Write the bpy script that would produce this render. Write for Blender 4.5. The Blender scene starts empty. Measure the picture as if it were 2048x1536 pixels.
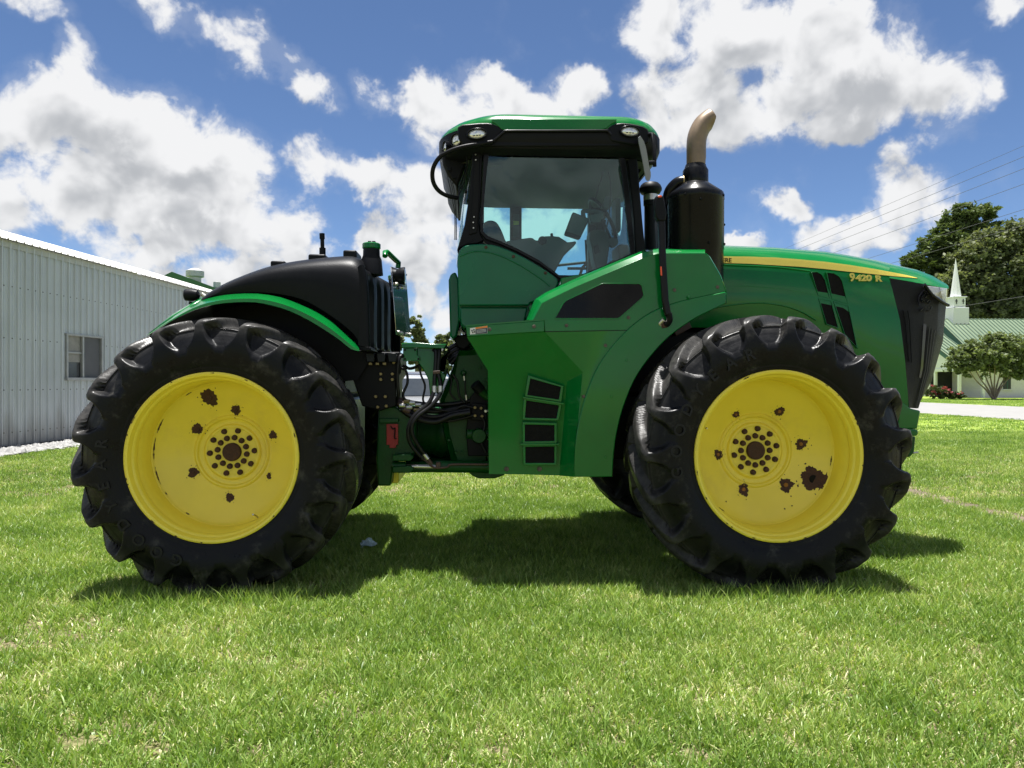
import bpy, bmesh, math, random
import numpy as np
from mathutils import Vector, Matrix
R = math.radians
random.seed(7); rng = np.random.default_rng(7)
sc = bpy.context.scene
COL = sc.collection

# ------------------------------------------------------------------ camera
TH = R(3.2)                  # camera yawed 3.2 deg to the right of the tractor's axle line
F, CX, HY, CAMZ = 1420.0, 1024.0, 765.0, 1.41
cam_d = bpy.data.cameras.new('camera'); cam = bpy.data.objects.new('camera', cam_d); COL.objects.link(cam)
cam.location = (0, 0, CAMZ); cam.rotation_euler = (R(90), 0, -TH)
cam_d.sensor_width = 36; cam_d.lens = F / 2048 * 36; cam_d.shift_y = -3.0 / 2048
cam_d.clip_start = 0.05; cam_d.clip_end = 3000
sc.camera = cam
sc.view_settings.view_transform = 'Standard'; sc.view_settings.look = 'None'
sc.view_settings.gamma = 1; sc.view_settings.use_curve_mapping = False
sc.view_settings.exposure = 1.25

# ------------------------------------------------------------------ sun and sky
SUN_EL, SUN_DX, SUN_DY = 86.5, -0.35, 1.0        # sun stands high, behind the tractor and a little to the left
sd = Vector((SUN_DX, SUN_DY, 0)).normalized() * math.cos(R(SUN_EL)); sd.z = math.sin(R(SUN_EL))
sun_d = bpy.data.lights.new('sun', 'SUN'); sun_d.energy = 5.0; sun_d.angle = R(0.5); sun_d.color = (1, .975, .935)
sun = bpy.data.objects.new('sun', sun_d); COL.objects.link(sun); sun.location = (0, 0, 50)
sun.rotation_euler = (-sd).to_track_quat('-Z', 'Y').to_euler()

def az_el(px, py):
    u, v = (px - CX) / F, (HY - py) / F
    x = math.cos(TH) * u + math.sin(TH); y = -math.sin(TH) * u + math.cos(TH)
    return math.atan2(x, y), math.atan2(v, math.hypot(x, y))

# cumulus masses: (x, y, half width, half height, tilt, weight), given as they are seen from the lawn, held as azimuth / elevation
CLOUDS = [
 (140,150,52,75,0,.85),(60,260,110,105,0,1),(190,270,130,105,0,1),(330,265,95,95,0,1),(410,330,120,100,0,1),(250,370,210,90,0,1.1),
 (460,440,130,90,0,1.1),(560,470,85,85,0,.9),(330,460,170,70,0,1),(220,420,90,50,0,.8),(600,560,140,80,0,.8),(430,570,200,60,0,.8),
 (25,400,65,50,25,.7),(490,70,60,48,10,.68),(560,110,60,36,30,.6),(630,170,65,38,40,.62),(735,185,55,36,40,.5),(350,15,75,36,0,.6),(60,8,80,34,0,.55),
 (640,335,60,42,15,.72),(735,365,95,38,5,.75),(840,380,60,46,0,.75),
 (865,215,70,58,0,.9),(950,195,75,48,0,.9),(1145,185,68,56,0,1),(1060,220,130,48,0,1),(850,285,60,50,0,.8),
 (790,490,65,60,0,.85),(850,430,55,55,0,.8),(860,530,80,80,0,.85),(890,620,90,70,0,.8),
 (1340,40,95,75,0,.95),(1480,60,170,110,0,1.1),(1640,110,200,105,15,1.1),(1780,160,110,80,0,1),(1885,195,85,90,0,.85),(1400,190,140,85,0,1),
 (1550,225,170,62,0,1),(1330,250,70,48,0,.8),(1700,220,150,55,0,.9),
 (1795,335,36,46,0,.6),(1815,400,68,58,0,.75),(1740,455,100,50,-20,.7),(1630,470,60,40,0,.65),(1570,408,55,26,20,.5),(1470,488,55,24,0,.6),(2005,6,70,28,0,.8),(1090,450,130,70,0,.85),(1000,420,70,60,0,.8)]

def N(nt, typ, **kw):
    n = nt.nodes.new(typ)
    for k, v in kw.items():
        if k.startswith('i_'):
            key = k[2:]; key = int(key) if key.isdigit() else key.replace('_', ' ')
            n.inputs[key].default_value = v
        else: setattr(n, k, v)
    return n
def L(nt, a, b): nt.links.new(a, b)
def M(nt, op, a, b=None, c=None, clamp=False):
    n = nt.nodes.new('ShaderNodeMath'); n.operation = op; n.use_clamp = clamp
    for i, x in enumerate((a, b, c)):
        if x is None: continue
        if isinstance(x, (int, float)): n.inputs[i].default_value = x
        else: L(nt, x, n.inputs[i])
    return n.outputs[0]
def MIX(nt, fac, a, b, mode='MIX'):
    n = nt.nodes.new('ShaderNodeMix'); n.data_type = 'RGBA'; n.blend_type = mode
    for s, x in ((n.inputs[0], fac), (n.inputs[6], a), (n.inputs[7], b)):
        if isinstance(x, (int, float)): s.default_value = x
        elif isinstance(x, tuple): s.default_value = x if len(x) == 4 else x + (1,)
        else: L(nt, x, s)
    return n.outputs[2]
def RAMP(nt, fac, lo, hi, a=0.0, b=1.0, smooth=True):
    n = nt.nodes.new('ShaderNodeMapRange'); n.interpolation_type = 'SMOOTHSTEP' if smooth else 'LINEAR'
    n.inputs[1].default_value = lo; n.inputs[2].default_value = hi; n.inputs[3].default_value = a; n.inputs[4].default_value = b
    L(nt, fac, n.inputs[0]); return n.outputs[0]

world = bpy.data.worlds.new('World'); sc.world = world; world.use_nodes = True
wt = world.node_tree; wt.nodes.clear()
tc = N(wt, 'ShaderNodeTexCoord'); sep = N(wt, 'ShaderNodeSeparateXYZ'); L(wt, tc.outputs['Generated'], sep.inputs[0])
AZ = M(wt, 'ARCTAN2', sep.outputs[0], sep.outputs[1]); EL = M(wt, 'ARCSINE', sep.outputs[2])
cmb = N(wt, 'ShaderNodeCombineXYZ'); L(wt, AZ, cmb.inputs[0]); L(wt, EL, cmb.inputs[1])
# ragged edges: warp the lookup by noise in direction space
wn = N(wt, 'ShaderNodeTexNoise', i_Scale=9.0, i_Detail=5.0, i_Roughness=.62); L(wt, tc.outputs['Generated'], wn.inputs['Vector'])
wv = N(wt, 'ShaderNodeVectorMath', operation='MULTIPLY_ADD'); L(wt, wn.outputs['Color'], wv.inputs[0])
wv.inputs[1].default_value = (.11, .11, 0); 
sb = N(wt, 'ShaderNodeVectorMath', operation='ADD'); L(wt, cmb.outputs[0], sb.inputs[0]); sb.inputs[1].default_value = (-.055, -.055, 0)
L(wt, sb.outputs[0], wv.inputs[2])
SHADE = [(120,230,150,150,0,1),(300,330,190,120,0,1),(450,430,170,110,0,1),(560,500,110,110,0,.9),(330,470,200,80,0,1),(600,570,150,80,0,.8),(30,400,70,55,25,.7),
 (560,110,110,55,30,.65),(700,180,90,45,40,.55),(720,360,140,50,5,.75),(880,230,90,90,0,.9),(1090,205,160,70,0,1),(840,500,100,130,0,.85),
 (1420,90,190,130,0,1.05),(1640,130,230,130,10,1.1),(1840,185,130,100,0,.9),(1420,210,150,90,0,1),(1600,225,200,70,0,1),(1790,410,100,70,-20,.75),(1610,450,90,50,20,.6)]
def cloud_group(CL):
    g = bpy.data.node_groups.new('cloud_field', 'ShaderNodeTree')
    g.interface.new_socket('Vector', in_out='INPUT', socket_type='NodeSocketVector')
    g.interface.new_socket('Value', in_out='OUTPUT', socket_type='NodeSocketFloat')
    gi = g.nodes.new('NodeGroupInput'); go = g.nodes.new('NodeGroupOutput'); acc = None
    for (px, py, rx, ry, rot, w) in CL:
        a, e = az_el(px, py); k_ = 1.5 if w >= .8 else 1.85; w = w if w >= .8 else w + .06
        mp = N(g, 'ShaderNodeMapping', vector_type='TEXTURE')
        mp.inputs['Location'].default_value = (a, e, 0); mp.inputs['Rotation'].default_value = (0, 0, -R(rot))
        mp.inputs['Scale'].default_value = (rx * k_ / F * math.cos(a) ** 1.5, ry * k_ / F * math.cos(a), 1)
        L(g, gi.outputs[0], mp.inputs['Vector'])
        ln = N(g, 'ShaderNodeVectorMath', operation='LENGTH'); L(g, mp.outputs[0], ln.inputs[0])
        v = RAMP(g, ln.outputs['Value'], 0.0, 1.15, w, 0.0)
        if acc is None: acc = v
        else:
            n = g.nodes.new('ShaderNodeMath'); n.operation = 'SMOOTH_MAX'; L(g, acc, n.inputs[0]); L(g, v, n.inputs[1]); n.inputs[2].default_value = .18
            acc = n.outputs[0]
    L(g, acc, go.inputs[0]); return g
cg = cloud_group(CLOUDS); cg2 = cloud_group(SHADE)
def field(vec, grp):
    n = N(wt, 'ShaderNodeGroup'); n.node_tree = grp; L(wt, vec, n.inputs[0]); return n.outputs[0]
F0 = field(wv.outputs[0], cg)
up = N(wt, 'ShaderNodeVectorMath', operation='ADD'); L(wt, wv.outputs[0], up.inputs[0]); up.inputs[1].default_value = (-.012, .055, 0)
F1 = field(up.outputs[0], cg2)
# the rest of the sky carries the same kind of cumulus
gn = N(wt, 'ShaderNodeTexNoise', i_Scale=3.2, i_Detail=6.0, i_Roughness=.55); 
gm = N(wt, 'ShaderNodeMapping'); gm.inputs['Scale'].default_value = (1, 1, 1.6); gm.inputs['Location'].default_value = (3.1, 1.7, .4)
L(wt, tc.outputs['Generated'], gm.inputs[0]); L(wt, gm.outputs[0], gn.inputs['Vector'])
GF = RAMP(wt, gn.outputs['Fac'], .42, .62, 0, 1.0)
front = M(wt, 'MULTIPLY', RAMP(wt, M(wt, 'ABSOLUTE', M(wt, 'SUBTRACT', AZ, TH)), .66, .80, 1, 0), RAMP(wt, EL, .50, .60, 1, 0))
GF = M(wt, 'MULTIPLY', GF, M(wt, 'SUBTRACT', 1.0, front))
FF = M(wt, 'MAXIMUM', F0, GF)
# fine billows
bn = N(wt, 'ShaderNodeTexNoise', i_Scale=15.0, i_Detail=7.0, i_Roughness=.57, i_Distortion=.25); L(wt, tc.outputs['Generated'], bn.inputs['Vector'])
tex = M(wt, 'MULTIPLY', M(wt, 'SUBTRACT', bn.outputs['Fac'], .5), 2.3)
D = M(wt, 'ADD', FF, M(wt, 'MULTIPLY', tex, RAMP(wt, FF, .16, .42, .3, 1)))
ALPHA = RAMP(wt, D, .27, .72, 0, 1)
ALPHA = M(wt, 'MAXIMUM', ALPHA, M(wt, 'MULTIPLY', RAMP(wt, M(wt, 'ADD', FF, M(wt, 'MULTIPLY', tex, .35)), .18, .55, 0, 1), .14))
ALPHA = M(wt, 'MULTIPLY', ALPHA, RAMP(wt, EL, -.02, .03, 0, 1))
# self shading: puffs are lit from above, thick undersides go grey
off = N(wt, 'ShaderNodeVectorMath', operation='ADD'); L(wt, tc.outputs['Generated'], off.inputs[0]); off.inputs[1].default_value = (-.006, 0, .022)
b2 = N(wt, 'ShaderNodeTexNoise', i_Scale=15.0, i_Detail=3.0, i_Roughness=.5, i_Distortion=.25); L(wt, off.outputs[0], b2.inputs['Vector'])
puff = M(wt, 'SUBTRACT', bn.outputs['Fac'], b2.outputs['Fac'])
rel = M(wt, 'SUBTRACT', F1, F0)
cl = M(wt, 'ADD', M(wt, 'MULTIPLY', rel, -.85), M(wt, 'MULTIPLY', puff, 3.2))
cl = M(wt, 'ADD', cl, M(wt, 'MULTIPLY', RAMP(wt, D, .55, 1.25, 0, 1), -.50))
LIT = RAMP(wt, cl, -.85, .20, 0, 1)
ccol = MIX(wt, LIT, (.205, .213, .226), (.378, .380, .385))
sky = N(wt, 'ShaderNodeTexSky', sky_type='NISHITA', sun_disc=False)
sky.sun_elevation = R(SUN_EL); sky.sun_rotation = math.atan2(SUN_DX, SUN_DY); sky.altitude = 10; sky.air_density = .7; sky.dust_density = 0.0; sky.ozone_density = 4.5
skyc = MIX(wt, 1.0, sky.outputs[0], (.054, .0555, .0575), 'MULTIPLY')
out = MIX(wt, ALPHA, skyc, ccol)
bg = N(wt, 'ShaderNodeBackground', i_Strength=1.0); L(wt, out, bg.inputs[0])
wo = N(wt, 'ShaderNodeOutputWorld'); L(wt, bg.outputs[0], wo.inputs[0])
world.cycles.sampling_method = 'NONE'

# ------------------------------------------------------------------ geometry helpers
def P(px, py, Y):
    """point on the vertical plane at distance Y (metres in front of the lawn spot) seen in that direction"""
    u, v = (px - CX) / F, (py - HY) / F
    t = Y / (-math.sin(TH) * u + math.cos(TH))
    return Vector(((math.cos(TH) * u + math.sin(TH)) * t, Y, CAMZ - v * t))
def XO(px, Y): return P(px, HY, Y).x
def ZO(px, py, Y): return P(px, py, Y).z
WM = {}
def wm(o): return WM.get(o.name, Matrix.Identity(4))
def link(o, parent=None, local=False):
    COL.objects.link(o)
    if parent:
        o.parent = parent
        if not local: o.matrix_parent_inverse = wm(parent).inverted()
    return o
def empty(name, loc, label=None, cat=None, group=None):
    o = bpy.data.objects.new(name, None); COL.objects.link(o); o.location = loc; o.empty_display_size = .2
    WM[o.name] = Matrix.Translation(loc)
    tag(o, label, cat, group); return o
def tag(o, label=None, cat=None, group=None, kind=None):
    for k, v in (('label', label), ('category', cat), ('group', group), ('kind', kind)):
        if v: o[k] = v
    return o
def mk(name, verts, faces, mat, parent=None, smooth=None, bevel=0, local=False, seg=2):
    me = bpy.data.meshes.new(name); me.from_pydata([tuple(v) for v in verts], [], faces); me.update()
    if mat: me.materials.append(mat)
    o = bpy.data.objects.new(name, me); link(o, parent, local)
    bm = bmesh.new(); bm.from_mesh(me); bmesh.ops.recalc_face_normals(bm, faces=bm.faces); bm.to_mesh(me); bm.free()
    if smooth is not None:
        me.polygons.foreach_set('use_smooth', [True] * len(me.polygons)); me.set_sharp_from_angle(angle=R(smooth))
    if bevel:
        m = o.modifiers.new('bevel', 'BEVEL'); m.width = bevel; m.segments = seg; m.limit_method = 'ANGLE'; m.angle_limit = R(40); m.harden_normals = False
        if smooth is None:
            me.polygons.foreach_set('use_smooth', [True] * len(me.polygons)); me.set_sharp_from_angle(angle=R(55))
    return o
def plate(name, pts, Y, T, mat, parent, bevel=.006, smooth=None):
    """outline on the plane Y, extruded T metres away from the viewer"""
    a = [P(x, y, Y) for x, y in pts]; n = len(a)
    v = a + [p + Vector((0, T, 0)) for p in a]
    f = [list(range(n)), list(range(2 * n - 1, n - 1, -1))] + [[i, (i + 1) % n, n + (i + 1) % n, n + i] for i in range(n)]
    return mk(name, v, f, mat, parent, smooth, bevel)
def ring(name, outer, inner, Y, T, mat, parent, bevel=.004):
    n = len(outer); a = [P(x, y, Y) for x, y in outer]; b = [P(x, y, Y) for x, y in inner]
    d = Vector((0, T, 0)); v = a + b + [p + d for p in a] + [p + d for p in b]; f = []
    for i in range(n):
        j = (i + 1) % n
        f += [[i, j, n + j, n + i], [2*n + i, 3*n + i, 3*n + j, 2*n + j], [i, 2*n + i, 2*n + j, j], [n + i, n + j, 3*n + j, 3*n + i]]
    return mk(name, v, f, mat, parent, None, bevel)
def grid(name, rows, mat, parent=None, smooth=40, closed=False, solid=0, bevel=0, cap=False):
    n = len(rows[0]); v = [p for r in rows for p in r]; f = []
    for i in range(len(rows) - 1):
        for j in range(n if closed else n - 1):
            k = (j + 1) % n; f.append([i*n + j, i*n + k, (i+1)*n + k, (i+1)*n + j])
    if cap: f += [list(range(n)), list(range((len(rows)-1)*n, len(rows)*n))[::-1]]
    o = mk(name, v, f, mat, parent, smooth, bevel)
    if solid:
        m = o.modifiers.new('thick', 'SOLIDIFY'); m.thickness = solid; m.offset = 0
    return o
def box(name, lo, hi, mat, parent=None, bevel=.006, rot=None):
    lo, hi = Vector(lo), Vector(hi); c = (lo + hi) / 2; h = (hi - lo) / 2
    v = [Vector((sx * h.x, sy * h.y, sz * h.z)) for sx in (-1, 1) for sy in (-1, 1) for sz in (-1, 1)]
    if rot: v = [Matrix.Rotation(rot[0], 3, rot[1]) @ p for p in v]
    return mk(name, [p + c for p in v], [[0,1,3,2],[4,6,7,5],[0,4,5,1],[2,3,7,6],[0,2,6,4],[1,5,7,3]], mat, parent, None, bevel)
def cat(pts, n=6):
    """Catmull-Rom through the points"""
    pts = [Vector(p) for p in pts]; out = []
    q = [2 * pts[0] - pts[1]] + pts + [2 * pts[-1] - pts[-2]]
    for i in range(1, len(q) - 2):
        a, b, c, d = q[i-1:i+3]
        for k in range(n):
            t = k / n; out.append(.5 * ((2*b) + (c - a)*t + (2*a - 5*b + 4*c - d)*t*t + (3*b - a - 3*c + d)*t**3))
    return out + [pts[-1]]
def tube(name, pts, r, mat, parent=None, n=10, curve=True, sub=6, local=False):
    pts = cat(pts, sub) if curve and len(pts) > 2 else [Vector(p) for p in pts]
    m = len(pts); rr = r if isinstance(r, (list, tuple)) else None
    up = Vector((0, 0, 1)); v = []; f = []; prev = None
    for i, p in enumerate(pts):
        t = (pts[min(i+1, m-1)] - pts[max(i-1, 0)]).normalized()
        if prev is None:
            x = t.orthogonal().normalized()
        else: x = (prev - t * prev.dot(t)).normalized()
        prev = x; y = t.cross(x); rad = r if rr is None else rr[0] + (rr[1] - rr[0]) * i / (m - 1)
        v += [p + (x * math.cos(2*math.pi*k/n) + y * math.sin(2*math.pi*k/n)) * rad for k in range(n)]
    for i in range(m - 1):
        for k in range(n): f.append([i*n + k, i*n + (k+1) % n, (i+1)*n + (k+1) % n, (i+1)*n + k])
    f += [list(range(n))[::-1], list(range((m-1)*n, m*n))]
    return mk(name, v, f, mat, parent, 50, local=local)
def lathe(name, prof, org, mat, parent=None, axis='Z', n=40, smooth=35, local=False, cap=True):
    """prof: (radius, height) pairs turned about the axis through org"""
    v = []; f = []; org = Vector(org)
    for (r, h) in prof:
        for k in range(n):
            a = 2 * math.pi * k / n; c, s = r * math.cos(a), r * math.sin(a)
            v.append(org + (Vector((c, s, h)) if axis == 'Z' else Vector((c, h, s)) if axis == 'Y' else Vector((h, c, s))))
    for i in range(len(prof) - 1):
        for k in range(n): f.append([i*n + k, i*n + (k+1) % n, (i+1)*n + (k+1) % n, (i+1)*n + k])
    if cap and prof[0][0] > 1e-6: f.append(list(range(n))[::-1])
    if cap and prof[-1][0] > 1e-6: f.append(list(range((len(prof)-1)*n, len(prof)*n)))
    return mk(name, v, f, mat, parent, smooth, local=local)
def textmesh(name, s, size, ext, mat, parent, mtx, local=False, shear=0, align='CENTER', bold=0.0):
    cu = bpy.data.curves.new(name, 'FONT'); cu.body = s; cu.size = size; cu.extrude = ext; cu.align_x = align; cu.align_y = 'CENTER'; cu.shear = shear; cu.offset = bold
    t = bpy.data.objects.new('tmp', cu); COL.objects.link(t); bpy.context.view_layer.update()
    me = bpy.data.meshes.new_from_object(t.evaluated_get(bpy.context.evaluated_depsgraph_get()))
    bpy.data.objects.remove(t); bpy.data.curves.remove(cu)
    me.transform(mtx); me.materials.clear(); me.materials.append(mat); me.name = name
    o = bpy.data.objects.new(name, me); return link(o, parent, local)
def arc(cx, cy, rx, ry, a0, a1, n):
    return [(cx + rx * math.cos(R(a0 + (a1 - a0) * i / n)), cy + ry * math.sin(R(a0 + (a1 - a0) * i / n))) for i in range(n + 1)]
def spl(pts, n=5):
    return [(p.x, p.y) for p in cat([Vector((x, y, 0)) for x, y in pts], n)]
def copy_tree(o, parent=None):
    c = o.copy(); COL.objects.link(c)
    if parent: c.parent = parent
    for ch in o.children: copy_tree(ch, c)
    return c

# ------------------------------------------------------------------ materials
def mat(name, base, rough=.5, metal=0.0, coat=0.0, spec=.5, var=.12, vscale=6.0, bump=0.0, bscale=40.0, dirt=0.0, dirtcol=(.25, .2, .14), rvar=.1):
    m = bpy.data.materials.new(name); m.use_nodes = True; nt = m.node_tree; b = nt.nodes['Principled BSDF']
    co = N(nt, 'ShaderNodeTexCoord'); g = N(nt, 'ShaderNodeNewGeometry')
    no = N(nt, 'ShaderNodeTexNoise', i_Scale=vscale, i_Detail=6.0, i_Roughness=.6); L(nt, g.outputs['Position'], no.inputs['Vector'])
    k = RAMP(nt, no.outputs['Fac'], .3, .7, 1 - var, 1 + var, False)
    c = MIX(nt, 1.0, base, (1, 1, 1), 'MULTIPLY'); hs = N(nt, 'ShaderNodeHueSaturation'); L(nt, c, hs.inputs['Color']); L(nt, k, hs.inputs['Value']); c = hs.outputs[0]
    if dirt:
        dn = N(nt, 'ShaderNodeTexNoise', i_Scale=vscale * .7, i_Detail=9.0, i_Roughness=.72); 
        dm = N(nt, 'ShaderNodeMapping'); dm.inputs['Location'].default_value = (3, 7, 1); L(nt, g.outputs['Position'], dm.inputs[0]); L(nt, dm.outputs[0], dn.inputs['Vector'])
        df = RAMP(nt, dn.outputs['Fac'], .52, .72, 0, dirt); c = MIX(nt, df, c, dirtcol)
    L(nt, c, b.inputs['Base Color'])
    L(nt, RAMP(nt, no.outputs['Fac'], .3, .7, rough - rvar * rough, rough + rvar * rough, False), b.inputs['Roughness'])
    b.inputs['Metallic'].default_value = metal; b.inputs['Coat Weight'].default_value = coat; b.inputs['Coat Roughness'].default_value = .06; b.inputs['Specular IOR Level'].default_value = spec
    if bump:
        bn = N(nt, 'ShaderNodeTexNoise', i_Scale=bscale, i_Detail=4.0); L(nt, g.outputs['Position'], bn.inputs['Vector'])
        bp = N(nt, 'ShaderNodeBump', i_Strength=bump, i_Distance=.01); L(nt, bn.outputs['Fac'], bp.inputs['Height']); L(nt, bp.outputs[0], b.inputs['Normal'])
    return m
GREEN = mat('green_paint', (.0018, .130, .022), .20, coat=.30, spec=.25, var=.1, vscale=2.5, bump=.05, bscale=7, dirt=.06, dirtcol=(.03, .10, .03))
GREENB = mat('green_moulded_plastic', (.0008, .102, .046), .26, coat=.2, spec=.25, var=.1, vscale=2.5, bump=.05, bscale=6, dirt=.10, dirtcol=(.03, .12, .07))
GREEND = mat('green_cast_iron', (.003, .055, .008), .42, coat=.05, spec=.25, var=.2, vscale=5, bump=.2, bscale=60, dirt=.25, dirtcol=(.04, .05, .03))
YELLOW = mat('yellow_wheel_paint', (.88, .70, .06), .42, coat=.15, var=.05, vscale=3, dirt=.40, dirtcol=(.66, .50, .09))
YSTRIPE = mat('yellow_decal', (.70, .575, .10), .4, var=.03)
RUST = mat('rust', (.062, .028, .018), .85, var=.35, vscale=60, bump=.5, bscale=150)
RUSTO = mat('orange_rust', (.28, .12, .02), .8, var=.3, vscale=60)
RUBBER = mat('tyre_rubber', (.0055, .0058, .0068), .34, spec=.15, var=.3, vscale=9, bump=.10, bscale=90, dirt=.5, dirtcol=(.085, .08, .07), rvar=.35)
# worn, dusty rubber on tread and lugs, cleaner on the sidewall
nt = RUBBER.node_tree; b = nt.nodes['Principled BSDF']; co = N(nt, 'ShaderNodeTexCoord'); sx_ = N(nt, 'ShaderNodeSeparateXYZ'); L(nt, co.outputs['Object'], sx_.inputs[0])
rad_ = M(nt, 'SQRT', M(nt, 'ADD', M(nt, 'POWER', sx_.outputs[0], 2.0), M(nt, 'POWER', sx_.outputs[2], 2.0)))
dn_ = N(nt, 'ShaderNodeTexNoise', i_Scale=22.0, i_Detail=8.0, i_Roughness=.7); L(nt, co.outputs['Object'], dn_.inputs['Vector'])
wear = M(nt, 'MULTIPLY', RAMP(nt, rad_, .80, .90), RAMP(nt, dn_.outputs['Fac'], .30, .66, .25, .85))
L(nt, MIX(nt, wear, b.inputs['Base Color'].links[0].from_socket, (.050, .048, .045)), b.inputs['Base Color'])
LETTER = mat('raised_rubber_lettering', (.013, .013, .014), .5, spec=.2, var=.1)
MUD = mat('dried_mud', (.17, .145, .115), .95, var=.3, vscale=40, bump=.8, bscale=60)
BLACKP = mat('black_moulded_plastic', (.0065, .007, .0088), .42, spec=.12, var=.2, vscale=4, bump=.10, bscale=160, dirt=.08, dirtcol=(.022, .022, .024))
BLACKG = mat('black_gloss_paint', (.005, .0054, .007), .26, coat=.04, spec=.16, var=.2, vscale=8, dirt=.06, dirtcol=(.03, .028, .026))
BLACKM = mat('black_frame_paint', (.005, .005, .006), .5, spec=.15, var=.2, dirt=.12, dirtcol=(.02, .018, .016))
HOSE = mat('black_hose_rubber', (.007, .007, .008), .38, spec=.3, var=.2, bump=.2, bscale=200)
GREYP = mat('grey_cab_plastic', (.045, .047, .05), .55, var=.1)
GREYL = mat('headliner_fabric', (.075, .078, .07), .9, var=.1)
SEATM = mat('seat_fabric', (.05, .047, .042), .85, var=.2, bump=.3, bscale=300)
STEEL = mat('zinc_steel', (.55, .53, .48), .35, metal=.9, var=.15)
BRASS = mat('yellow_zinc_bolt', (.22, .17, .08), .45, metal=.8, var=.25, vscale=30)
MIRROR = mat('polished_plate', (.82, .84, .86), .06, metal=1.0, var=.02, rvar=.3)
TANPIPE = mat('heat_tinted_exhaust_pipe', (.21, .150, .098), .42, metal=.3, var=.2, vscale=7, dirt=.2, dirtcol=(.12, .09, .06))
REDP = mat('red_lock_plate', (.32, .012, .012), .5, var=.2, vscale=12)
COPPER = mat('brown_steel_line', (.07, .035, .022), .5, var=.3, vscale=30)
WHITEP = mat('white_decal', (.75, .75, .72), .5, var=.05)
ORANGE = mat('orange_decal', (.75, .22, .03), .5, var=.05)
REFLECT = mat('orange_reflector', (.8, .09, .02), .3, var=.05)
SCREEN = mat('vent_screen', (.009, .0085, .008), .7, spec=.1, var=.3, vscale=25, bump=.6, bscale=350)
def glass(name, tint=(.72, .84, .82), gloss=.5, base=.06):
    m = bpy.data.materials.new(name); m.use_nodes = True; nt = m.node_tree; nt.nodes.clear()
    t = N(nt, 'ShaderNodeBsdfTransparent'); t.inputs[0].default_value = tint + (1,)
    g = N(nt, 'ShaderNodeBsdfGlossy', i_Roughness=.015); g.inputs[0].default_value = (.95, .97, 1, 1)
    fr = N(nt, 'ShaderNodeFresnel', i_IOR=1.52)
    f = M(nt, 'ADD', M(nt, 'MULTIPLY', fr.outputs[0], gloss * 2), base, clamp=True)
    mx = N(nt, 'ShaderNodeMixShader'); L(nt, f, mx.inputs[0]); L(nt, t.outputs[0], mx.inputs[1]); L(nt, g.outputs[0], mx.inputs[2])
    o = N(nt, 'ShaderNodeOutputMaterial'); L(nt, mx.outputs[0], o.inputs[0]); return m
GLASS = glass('cab_glass', (.74, .94, .93), .40, .0)
SMOKED = glass('smoked_panel', (.12, .11, .10), .5, .02)
CLEAR = glass('lamp_lens', (.85, .9, .92), .6, .10)
LAMP = mat('lamp_reflector', (.78, .78, .76), .22, metal=.6, var=.25, vscale=60)
# ================================================================== TRACTOR
YC = 6.05
TR = empty('tractor', (0.2, YC, 0), 'green articulated tractor with yellow wheels and black rear tank on the lawn', 'tractor')
XR, XF, ZW = -1.685, 2.03, .922           # axle positions
YT = 4.87                                    # middle of the near tyres
RIM = [(.530,-.20),(.566,-.255),(.574,-.268),(.572,-.280),(.562,-.286),(.548,-.280),(.541,-.262),(.536,-.245),(.527,-.238),(.522,-.228),(.520,-.200),(.527,-.188),(.530,-.172),(.523,-.158),(.512,-.140),(.508,-.08),(.506,-.03),(.5045,-.018)]
DISC = [(.5035,-.016),(.497,-.008),(.486,.004),(.44,.034),(.36,.080),(.29,.118),(.276,.126),(.270,.127),(.263,.120),(.254,.117),(.246,.120),(.236,.136),(.222,.142),(.205,.141),(.200,.134),(.193,.127),(.186,.125),(.176,.127),(.172,.130),(.118,.131),(.1165,.134),(.115,.134),(.1135,.130),(.0,.130)]
def disc_y(r):
    for (r1, y1), (r0, y0) in zip(DISC, DISC[1:]):
        if r0 <= r <= r1: return y0 + (y1 - y0) * (r - r0) / max(r1 - r0, 1e-6)
    return -.02
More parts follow.
